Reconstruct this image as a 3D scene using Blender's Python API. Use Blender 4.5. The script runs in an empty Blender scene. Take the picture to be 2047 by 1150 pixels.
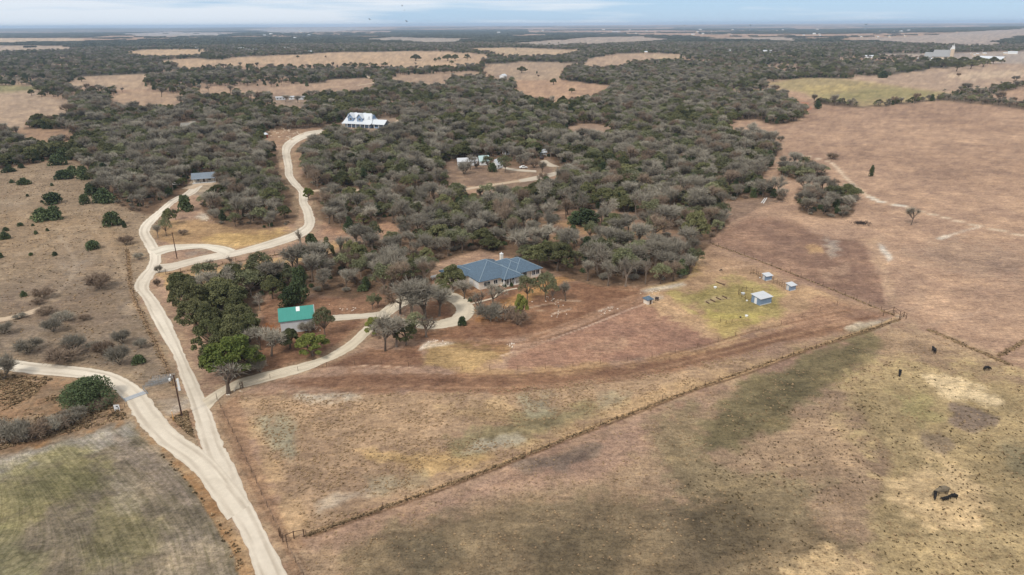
import bpy, bmesh, math, random
import numpy as np
from mathutils import Vector, Matrix

# ------------------------------------------------------------------ camera, world, sun, exposure
sc = bpy.context.scene
COL = sc.collection
CAMH = 75.0
HAZE = 6.8e-5
FPX = 1365.0                       # focal length in pixels of a 2047 px wide frame
PITCH = math.atan((575 - 49) / FPX)
ROLL = math.radians(0.30)
_R0 = Vector((1, 0, 0)); _U0 = Vector((0, math.sin(PITCH), math.cos(PITCH)))
CF = Vector((0, math.cos(PITCH), -math.sin(PITCH)))
CR = _R0 * math.cos(ROLL) - _U0 * math.sin(ROLL)
CU = _U0 * math.cos(ROLL) + _R0 * math.sin(ROLL)
cam = bpy.data.cameras.new("camera"); camo = bpy.data.objects.new("camera", cam); COL.objects.link(camo)
cam.sensor_width = 36; cam.lens = FPX / 2047 * 36; cam.clip_start = 0.5; cam.clip_end = 90000
M3 = Matrix((CR, CU, -CF)).transposed()
camo.matrix_world = Matrix.Translation((0, 0, CAMH)) @ M3.to_4x4()
sc.camera = camo
sc.view_settings.view_transform = 'Standard'; sc.view_settings.look = 'None'
sc.view_settings.gamma = 1; sc.view_settings.use_curve_mapping = False
sc.view_settings.exposure = 0.28
SUN_EL, SUN_AZ = math.radians(48), math.radians(215)     # azimuth clockwise from +Y: behind the camera, to the left
W = bpy.data.worlds.new("World"); sc.world = W; W.use_nodes = True
nt = W.node_tree; nt.nodes.clear()
def N(nt, t, **kw):
    n = nt.nodes.new(t)
    for k, v in kw.items():
        if k.startswith('i_'): n.inputs[k[2:].replace('_', ' ')].default_value = v
        else: setattr(n, k, v)
    return n
def mathn(nt, op, a, b=None, c=None, clamp=False):
    n = nt.nodes.new('ShaderNodeMath'); n.operation = op; n.use_clamp = clamp
    for i, v in enumerate((a, b, c)):
        if v is None: continue
        if hasattr(v, 'links'): nt.links.new(v, n.inputs[i])
        else: n.inputs[i].default_value = v
    return n.outputs[0]
def mixc(nt, f, a, b, mode='MIX'):
    n = nt.nodes.new('ShaderNodeMix'); n.data_type = 'RGBA'; n.blend_type = mode
    for s, v in ((n.inputs[0], f), (n.inputs[6], a), (n.inputs[7], b)):
        if hasattr(v, 'links'): nt.links.new(v, s)
        elif not hasattr(v, '__len__'): s.default_value = v if s.type == 'VALUE' else (v, v, v, 1)
        else: s.default_value = (*v[:3], 1)
    return n.outputs[2]
def ramp(nt, v, *st):
    n = nt.nodes.new('ShaderNodeValToRGB'); e = n.color_ramp.elements
    while len(e) < len(st): e.new(0.5)
    for i, (p, c) in enumerate(st):
        e[i].position = p; e[i].color = (*c, 1) if isinstance(c, tuple) else (c, c, c, 1)
    nt.links.new(v, n.inputs[0]); return n.outputs[0]
sky = N(nt, 'ShaderNodeTexSky', sky_type='NISHITA', sun_disc=False, sun_elevation=SUN_EL, sun_rotation=SUN_AZ,
        altitude=0, air_density=1.0, dust_density=0.15, ozone_density=3.5)
tc = N(nt, 'ShaderNodeTexCoord'); mp = N(nt, 'ShaderNodeMapping'); mp.inputs['Scale'].default_value = (2.2, 2.2, 42)
nt.links.new(tc.outputs['Generated'], mp.inputs[0])
nz = N(nt, 'ShaderNodeTexNoise', i_Scale=1.3, i_Detail=7, i_Roughness=0.55); nt.links.new(mp.outputs[0], nz.inputs['Vector'])
sep = N(nt, 'ShaderNodeSeparateXYZ'); nt.links.new(tc.outputs['Generated'], sep.inputs[0])
left = mathn(nt, 'MULTIPLY_ADD', sep.outputs[0], -0.22, 0.0)
cl = mathn(nt, 'ADD', nz.outputs[0], left)
cl = ramp(nt, cl, (0.46, 0.0), (0.62, 1.0))
# a high veil of cloud covers the upper sky, thinner towards the horizon
low = mixc(nt, mathn(nt, 'MULTIPLY', cl, 0.85), mixc(nt, 0.75, sky.outputs[0], (2.8, 4.7, 7.2)), (7.0, 7.4, 7.9))
up = mathn(nt, 'MULTIPLY_ADD', sep.outputs[2], 4.0, -0.25, clamp=True)
skyc = mixc(nt, up, low, mixc(nt, 0.72, sky.outputs[0], (8.8, 8.7, 8.4)))
bg = N(nt, 'ShaderNodeBackground', i_Strength=0.1); nt.links.new(skyc, bg.inputs[0])
wo = N(nt, 'ShaderNodeOutputWorld'); nt.links.new(bg.outputs[0], wo.inputs[0])
sl = bpy.data.lights.new("sun", 'SUN'); sl.energy = 1.9; sl.angle = math.radians(11); sl.color = (1, 0.95, 0.87)
so = bpy.data.objects.new("sun", sl); COL.objects.link(so)
sd = Vector((math.sin(SUN_AZ) * math.cos(SUN_EL), math.cos(SUN_AZ) * math.cos(SUN_EL), math.sin(SUN_EL)))
so.rotation_euler = sd.to_track_quat('Z', 'Y').to_euler(); so.location = (0, 0, 70)
sc.cycles.max_bounces = 6; sc.cycles.diffuse_bounces = 2; sc.cycles.volume_bounces = 1; sc.cycles.transparent_max_bounces = 6
sc.cycles.use_denoising = True

# ------------------------------------------------------------------ helpers
rng = np.random.default_rng(7); random.seed(7)
def G(x, y, z=0.0):
    """where the ray through photo pixel (x, y) meets height z"""
    d = CF + CR * ((x - 1023.5) / FPX) - CU * ((y - 575) / FPX)
    t = (CAMH - z) / -d.z
    return Vector((d.x * t, d.y * t, z))
def PX(X, Y, Z=0.0):
    """photo pixel of world points (arrays)"""
    Z = Z - CAMH
    a = X * CF.x + Y * CF.y + Z * CF.z; r = X * CR.x + Y * CR.y + Z * CR.z; u = X * CU.x + Y * CU.y + Z * CU.z
    a = np.where(a > 0.5, a, np.nan)
    return 1023.5 + FPX * r / a, 575 - FPX * u / a
def pxm(p):
    """vertical pixels per metre of height at a ground point"""
    d = (Vector(p) - Vector((0, 0, CAMH))); a = d.dot(CF)
    return FPX / a * 0.93
def lin(c):
    c = np.asarray(c, float) / 255.0
    return np.where(c <= 0.04045, c / 12.92, ((c + 0.055) / 1.055) ** 2.4)
def L(c, k=1.0): return tuple(float(v) * k for v in lin(c))
def _h(ix, iy, s):
    n = (ix.astype(np.int64) * 374761393 + iy.astype(np.int64) * 668265263 + s * 1442695041) & 0xffffffff
    n = ((n ^ (n >> 13)) * 1274126177) & 0xffffffff
    return ((n ^ (n >> 16)) & 0xffff) / 65535.0
def vn(x, y, s=0):
    ix = np.floor(x); iy = np.floor(y); fx = x - ix; fy = y - iy
    fx = fx * fx * (3 - 2 * fx); fy = fy * fy * (3 - 2 * fy); ix = ix.astype(np.int64); iy = iy.astype(np.int64)
    a = _h(ix, iy, s); b = _h(ix + 1, iy, s); c = _h(ix, iy + 1, s); d = _h(ix + 1, iy + 1, s)
    return (a * (1 - fx) + b * fx) * (1 - fy) + (c * (1 - fx) + d * fx) * fy
def fbm(x, y, sc_, o=4, s=0):
    v = 0; a = 0.5; t = 0
    for i in range(o):
        v = v + a * vn(x / sc_ * 2 ** i + 17.3 * i, y / sc_ * 2 ** i - 9.1 * i, s + i); t += a; a *= 0.55
    return v / t
def polysd(px, py, poly):
    """signed distance in pixels, negative inside"""
    P = np.array(poly, float); Q = np.roll(P, -1, 0)
    best = np.full(px.shape, 1e18); ins = np.zeros(px.shape, bool)
    for (ax, ay), (bx, by) in zip(P, Q):
        ex, ey = bx - ax, by - ay; wx, wy = px - ax, py - ay
        t = np.clip((wx * ex + wy * ey) / (ex * ex + ey * ey + 1e-9), 0, 1)
        best = np.minimum(best, (wx - t * ex) ** 2 + (wy - t * ey) ** 2)
        c = (ay > py) != (by > py)
        with np.errstate(divide='ignore', invalid='ignore'):
            xi = ex * (py - ay) / (by - ay if by != ay else 1e-9) + ax
        ins ^= c & (px < xi)
    d = np.sqrt(best); return np.where(ins, -d, d)
def cover(px, py, poly, feather):
    """1 inside the polygon, falling to 0 over the feather"""
    P = np.array(poly, float); f = feather
    out = np.zeros(px.shape)
    m = (px > P[:, 0].min() - f) & (px < P[:, 0].max() + f) & (py > P[:, 1].min() - f) & (py < P[:, 1].max() + f)
    if m.any():
        d = polysd(px[m], py[m], poly)
        t = np.clip(0.5 - d / max(f, .01) * 0.5, 0, 1); out[m] = t * t * (3 - 2 * t)
    return out
def linedist(X, Y, pts, reach):
    out = np.full(X.shape, 1e9); P = np.array([(p[0], p[1]) for p in pts])
    m = (X > P[:, 0].min() - reach) & (X < P[:, 0].max() + reach) & (Y > P[:, 1].min() - reach) & (Y < P[:, 1].max() + reach)
    if m.any():
        x = X[m]; y = Y[m]; b = np.full(x.shape, 1e9)
        for (ax, ay), (bx, by) in zip(P[:-1], P[1:]):
            ex, ey = bx - ax, by - ay; wx, wy = x - ax, y - ay
            t = np.clip((wx * ex + wy * ey) / (ex * ex + ey * ey + 1e-9), 0, 1)
            b = np.minimum(b, np.hypot(wx - t * ex, wy - t * ey))
        out[m] = b
    return out
def smooth(pts, n=8):
    """Catmull-Rom through 2D/3D points"""
    P = [Vector(p) for p in pts]; P = [P[0] * 2 - P[1]] + P + [P[-1] * 2 - P[-2]]; out = []
    for i in range(1, len(P) - 2):
        a, b, c, d = P[i - 1:i + 3]
        for k in range(n):
            t = k / n
            out.append(0.5 * ((2 * b) + (c - a) * t + (2 * a - 5 * b + 4 * c - d) * t * t + (3 * b - a - 3 * c + d) * t ** 3))
    out.append(P[-2]); return out
def tag(o, label=None, cat=None, group=None, kind=None):
    if label: o['label'] = label
    if cat: o['category'] = cat
    if group: o['group'] = group
    if kind: o['kind'] = kind
    return o
def npmesh(name, V, F, mats=(), fmat=None, smooth_=False):
    """mesh from arrays; F is (n,3) or (n,4)"""
    me = bpy.data.meshes.new(name); V = np.asarray(V, np.float32); F = np.asarray(F, np.int32)
    me.vertices.add(len(V)); me.vertices.foreach_set('co', V.ravel())
    k = F.shape[1]; me.loops.add(F.size); me.loops.foreach_set('vertex_index', F.ravel())
    me.polygons.add(len(F)); me.polygons.foreach_set('loop_start', np.arange(0, F.size, k, dtype=np.int32))
    me.polygons.foreach_set('loop_total', np.full(len(F), k, np.int32))
    for m in mats: me.materials.append(m)
    if fmat is not None: me.polygons.foreach_set('material_index', np.asarray(fmat, np.int32))
    if smooth_: me.polygons.foreach_set('use_smooth', np.ones(len(F), bool))
    me.update(); me.validate(); return me
def vcol(me, name, arr):
    a = me.color_attributes.new(name, 'FLOAT_COLOR', 'POINT')
    c = np.ones((len(arr), 4), np.float32); c[:, :3] = arr; a.data.foreach_set('color', c.ravel())
def vfloat(me, name, arr):
    a = me.attributes.new(name, 'FLOAT', 'POINT'); a.data.foreach_set('value', np.asarray(arr, np.float32))
def link(name, me, parent=None, loc=None, rz=0):
    o = bpy.data.objects.new(name, me); COL.objects.link(o)
    if parent: o.parent = parent
    if loc is not None: o.location = loc
    o.rotation_euler[2] = rz; return o
def empty(name, loc, rz, label, cat, group=None):
    o = bpy.data.objects.new(name, None); COL.objects.link(o); o.location = loc; o.rotation_euler[2] = rz
    o.empty_display_size = 0.5; return tag(o, label, cat, group)
def copy_tree(o, parent=None):
    c = o.copy(); COL.objects.link(c)
    if parent: c.parent = parent
    for ch in list(o.children): copy_tree(ch, c)
    return c
class MB:
    """collects boxes, prisms and tubes into one mesh"""
    def __init__(s): s.V = []; s.F = []
    def add(s, v, f):
        b = len(s.V); s.V += [tuple(x) for x in v]; s.F += [tuple(b + i for i in q) for q in f]; return s
    def box(s, x0, x1, y0, y1, z0, z1, rz=0, c=(0, 0)):
        v = [(x, y, z) for z in (z0, z1) for x, y in ((x0, y0), (x1, y0), (x1, y1), (x0, y1))]
        if rz:
            ca, sa = math.cos(rz), math.sin(rz)
            v = [(c[0] + (x - c[0]) * ca - (y - c[1]) * sa, c[1] + (x - c[0]) * sa + (y - c[1]) * ca, z) for x, y, z in v]
        return s.add(v, [(3, 2, 1, 0), (4, 5, 6, 7), (0, 1, 5, 4), (1, 2, 6, 5), (2, 3, 7, 6), (3, 0, 4, 7)])
    def tube(s, a, b, r0, r1=None, n=6, cap=True):
        a = Vector(a); b = Vector(b); r1 = r0 if r1 is None else r1; d = (b - a)
        if d.length < 1e-6: return s
        q = d.to_track_quat('Z', 'Y'); v = []
        for p, r in ((a, r0), (b, r1)):
            for i in range(n):
                t = 2 * math.pi * i / n; v.append(p + q @ Vector((math.cos(t) * r, math.sin(t) * r, 0)))
        f = [(i, (i + 1) % n, n + (i + 1) % n, n + i) for i in range(n)]
        if cap: f += [tuple(range(n - 1, -1, -1)), tuple(range(n, 2 * n))]
        return s.add(v, f)
    def slab(s, q, t):
        """thick sheet: the quad/polygon q lifted down by t"""
        n = len(q); q = [Vector(p) for p in q]; v = q + [p - Vector((0, 0, t)) for p in q]
        f = [tuple(range(n)), tuple(range(2 * n - 1, n - 1, -1))] + [(i, n + i, n + (i + 1) % n, (i + 1) % n) for i in range(n)]
        return s.add(v, f)
    def build(s, name, mat, parent=None, loc=None, rz=0, sm=False):
        me = bpy.data.meshes.new(name); me.from_pydata(s.V, [], s.F); me.update()
        me.materials.append(mat)
        if sm:
            for p in me.polygons: p.use_smooth = True
        return link(name, me, parent, loc, rz)

# ------------------------------------------------------------------ materials
def mat(name, rgb, rough=0.85, var=0.12, scale=6.0, metal=0.0, spec=0.3, bands=None):
    m = bpy.data.materials.new(name); m.use_nodes = True; nt = m.node_tree
    b = nt.nodes['Principled BSDF']; b.inputs['Roughness'].default_value = rough; b.inputs['Metallic'].default_value = metal
    b.inputs['Specular IOR Level'].default_value = spec
    tc = N(nt, 'ShaderNodeTexCoord'); nz = N(nt, 'ShaderNodeTexNoise', i_Scale=scale, i_Detail=4)
    nt.links.new(tc.outputs['Object'], nz.inputs['Vector'])
    f = ramp(nt, nz.outputs[0], (0.3, 1 - var), (0.7, 1 + var))
    c = mixc(nt, 1.0, L(rgb), f, 'MULTIPLY')
    if bands:
        ax, per, depth = bands
        sx = N(nt, 'ShaderNodeSeparateXYZ'); nt.links.new(tc.outputs['Object'], sx.inputs[0])
        w = mathn(nt, 'FRACT', mathn(nt, 'DIVIDE', sx.outputs[ax], per))
        w = ramp(nt, w, (0.0, 1 - depth), (0.14, 1.0), (0.9, 1.0), (1.0, 1 - depth))
        c = mixc(nt, 1.0, c, w, 'MULTIPLY')
    nt.links.new(c, b.inputs['Base Color']); return m
def leafmat(name, a, b_, rough=0.8, hue=0.12, nscale=0.5, trans=0.0):
    m = bpy.data.materials.new(name); m.use_nodes = True; nt = m.node_tree
    b = nt.nodes['Principled BSDF']; b.inputs['Roughness'].default_value = rough; b.inputs['Specular IOR Level'].default_value = 0.15
    tc = N(nt, 'ShaderNodeTexCoord'); nz = N(nt, 'ShaderNodeTexNoise', i_Scale=nscale, i_Detail=3)
    nt.links.new(tc.outputs['Object'], nz.inputs['Vector'])
    oi = N(nt, 'ShaderNodeObjectInfo')
    f = mathn(nt, 'ADD', mathn(nt, 'MULTIPLY', nz.outputs[0], 0.6), mathn(nt, 'MULTIPLY', oi.outputs['Random'], 0.5), clamp=True)
    c = mixc(nt, ramp(nt, f, (0.25, 0.0), (0.8, 1.0)), L(a), L(b_))
    wn = N(nt, 'ShaderNodeTexWhiteNoise', noise_dimensions='1D'); nt.links.new(oi.outputs['Random'], wn.inputs['W'])
    v = mathn(nt, 'MULTIPLY_ADD', wn.outputs[0], 2 * hue * 2, 1 - 2 * hue)
    c = mixc(nt, 1.0, c, v, 'MULTIPLY')
    nt.links.new(c, b.inputs['Base Color']); return m
MT = {}
MT['oak'] = leafmat('oak_leaves', (78, 82, 52), (120, 118, 82), hue=0.16)
MT['oakb'] = leafmat('bright_oak_leaves', (94, 106, 52), (142, 144, 78), hue=0.05, nscale=0.8)
MT['jun'] = leafmat('juniper_leaves', (58, 70, 46), (92, 102, 68), hue=0.16)
MT['scrub'] = leafmat('scrub_leaves', (98, 100, 72), (130, 130, 98), hue=0.16)
MT['twig'] = leafmat('bare_twigs', (122, 115, 102), (160, 152, 137), hue=0.14)
MT['twigb'] = leafmat('brown_twigs', (124, 106, 90), (150, 132, 114), hue=0.1)
MT['bark'] = leafmat('bark', (84, 72, 62), (128, 114, 102), hue=0.1)
MT['grass'] = leafmat('dry_grass', (150, 126, 98), (186, 160, 126), hue=0.1)
MT['weed'] = leafmat('dark_weeds', (74, 62, 46), (104, 90, 64), hue=0.1)
MT['rust'] = leafmat('rust_leaves', (140, 84, 50), (165, 110, 70), hue=0.08)

# ------------------------------------------------------------------ land: woodland outline, clearings, colours (photo pixels -> land)
FOREST = [
 [(-500, 40), (2600, 40), (2600, 130), (2047, 122), (1990, 140), (1850, 146), (1760, 152), (1700, 157), (1614, 157), (1530, 172), (1575, 203),
  (1612, 228), (1590, 244), (1548, 250), (1510, 238), (1465, 242), (1450, 268), (1480, 277), (1540, 272), (1560, 300), (1545, 322), (1530, 342),
  (1522, 380), (1560, 388), (1560, 402), (1520, 408), (1500, 422), (1480, 440), (1442, 458), (1420, 480), (1380, 482), (1340, 470), (1290, 430),
  (1200, 418), (1100, 428), (1000, 440), (880, 450), (860, 560), (830, 585), (740, 585), (700, 600), (640, 592), (600, 580), (540, 590), (505, 556), (600, 522), (680, 502),
  (720, 488), (790, 482), (800, 460), (770, 440), (745, 450), (700, 458), (660, 453), (632, 434), (625, 408), (618, 385), (600, 372), (588, 392), (600, 408),
  (598, 428), (585, 450), (540, 458), (470, 457), (425, 446), (405, 415), (398, 392), (352, 400), (325, 418), (300, 432), (262, 420), (225, 402),
  (205, 387), (190, 360), (175, 337), (150, 320), (110, 320), (50, 330), (0, 337), (-500, 380)],
 [(1625, 207), (1720, 215), (1760, 212), (1880, 201), (1960, 207), (2100, 224), (2400, 252), (2400, 240), (2047, 211), (1960, 197), (1890, 191), (1850, 199), (1740, 208), (1690, 205), (1640, 200)],
 [(1885, 187), (1975, 179), (2047, 167), (2200, 151), (2200, 158), (2047, 176), (1980, 189), (1900, 196)],
 [(1588, 385), (1602, 425), (1640, 436), (1690, 436), (1712, 412), (1715, 398), (1660, 382), (1622, 374)],
 [(1556, 348), (1600, 362), (1655, 362), (1652, 346), (1600, 338), (1566, 336)],
 [(374, 598), (410, 582), (470, 562), (548, 556), (530, 600), (500, 650), (516, 700), (520, 738), (488, 762), (452, 752), (428, 700), (388, 645)],
]
OPENWOOD = [(1040, 444), (1120, 432), (1300, 434), (1400, 492), (1330, 502), (1200, 482), (1060, 482)]
BACKWOOD = [(860, 452), (1000, 440), (1120, 430), (1300, 432), (1345, 475), (1420, 490), (1400, 512), (1370, 555), (1290, 572), (1200, 572), (1130, 556), (1078, 528), (960, 500), (880, 524), (860, 500)]
FOREST.insert(4, BACKWOOD)
H_ = 6
CLEAR = [  # (polygon incl. the strip hidden behind the trees in front, colour, extra rows hidden)
 ([(-400, 171), (0, 171), (79, 171), (79, 182), (0, 190), (-400, 190)], (152, 142, 98)),
 ([(-400, 186), (0, 186), (82, 181), (86, 195), (130, 198), (143, 219), (140, 236), (60, 240), (41, 258), (-400, 262)], (184, 156, 130)),
 ([(135, 156), (239, 150), (342, 145), (383, 144), (294, 154), (291, 178), (267, 180), (161, 176), (147, 178)], (188, 158, 130)),
 ([(212, 192), (270, 181), (338, 186), (376, 188), (362, 214), (318, 217), (284, 219), (239, 214), (219, 218)], (184, 152, 124)),
 ([(386, 181), (445, 171), (547, 174), (581, 168), (670, 164), (730, 159), (760, 172), (720, 186), (560, 190), (513, 192), (445, 190), (410, 194)], (182, 150, 124)),
 ([(243, 103), (308, 99), (410, 99), (414, 105), (376, 112), (325, 113), (274, 114)], (206, 172, 134)),
 ([(301, 121), (369, 118), (427, 120), (479, 115), (560, 111), (650, 106), (787, 103), (889, 103), (971, 110), (985, 118), (951, 132), (889, 134),
   (804, 137), (770, 130), (650, 131), (600, 133), (515, 133), (437, 133), (366, 140), (352, 133)], (200, 166, 132)),
 ([(-400, 76), (0, 78), (171, 79), (157, 83), (0, 88), (-400, 90)], (205, 178, 148)),
 ([(-400, 92), (0, 92), (164, 92), (137, 101), (0, 104), (-400, 106)], (188, 164, 142)),
 ([(944, 97), (1026, 95), (1135, 100), (1163, 99), (1129, 110), (1060, 112), (992, 110)], (198, 168, 134)),
 ([(958, 135), (1043, 122), (1095, 124), (1170, 126), (1135, 134), (1125, 150), (1112, 163), (1026, 161), (965, 148)], (180, 152, 126)),
 ([(1026, 163), (1129, 160), (1225, 172), (1183, 198), (1129, 202), (1060, 200), (1030, 180)], (190, 152, 122)),
 ([(1166, 118), (1259, 106), (1350, 108), (1350, 119), (1276, 123), (1228, 136), (1163, 134)], (192, 160, 132)),
 ([(770, 156), (821, 149), (889, 146), (950, 143), (960, 150), (900, 162), (886, 170), (855, 173), (811, 171)], (178, 148, 122)),
 ([(650, 159), (729, 156), (764, 164), (718, 184), (650, 186)], (182, 150, 124)),
 ([(1071, 84), (1180, 75), (1283, 74), (1350, 80), (1180, 90)], (180, 160, 144)),
 ([(705, 80), (787, 75), (958, 78), (889, 87)], (176, 160, 146)),
 ([(1690, 77), (1811, 75), (2047, 62), (2400, 50), (2400, 76), (2047, 76), (1993, 92), (1774, 86)], (180, 160, 146)),
 ([(1409, 77), (1555, 74), (1614, 77), (1592, 84)], (178, 160, 146)),
 ([(1300, 109), (1366, 110), (1336, 120), (1300, 121)], (200, 170, 136)),
 ([(1756, 108), (2047, 103), (2400, 100), (2400, 130), (2047, 130), (1990, 128), (1900, 122), (1860, 118)], (180, 162, 148)),
 ([(1010, 88), (1060, 84), (1160, 86), (1120, 92)], (176, 160, 146)),
 ([(220, 68), (330, 64), (480, 66), (440, 72), (300, 74)], (176, 164, 156)),
 ([(490, 60), (700, 57), (760, 60), (560, 66)], (170, 160, 154)),
 ([(890, 322), (945, 332), (1045, 336), (1085, 322), (1100, 305), (1075, 300), (1110, 322), (1125, 342), (1090, 362), (1040, 378), (960, 376), (895, 362)], (152, 124, 102)),
 ([(1130, 252), (1170, 248), (1225, 252), (1215, 272), (1150, 274)], (176, 146, 122)),
 ([(528, 262), (640, 256), (655, 276), (620, 282), (600, 300), (610, 335), (590, 345), (558, 318), (560, 290), (520, 285)], (170, 136, 108)),
 ([(760, 236), (800, 236), (798, 250), (768, 268), (700, 268), (676, 262), (690, 245)], (165, 140, 118)),
 ([(30, 258), (90, 258), (140, 262), (150, 282), (80, 284), (30, 276)], (170, 136, 108)),
 ([(350, 248), (395, 242), (402, 258), (365, 264)], (176, 170, 158)),
 ([(545, 192), (612, 190), (612, 214), (545, 216)], (160, 136, 116)),
 ([(985, 150), (1015, 150), (1015, 164), (985, 164)], (160, 136, 116)),
 ([(1445, 405), (1540, 395), (1560, 402), (1500, 424), (1470, 440)], (160, 130, 108)),
 ([(380, 352), (430, 352), (440, 372), (408, 392), (372, 388)], (176, 156, 132)),
]
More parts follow.
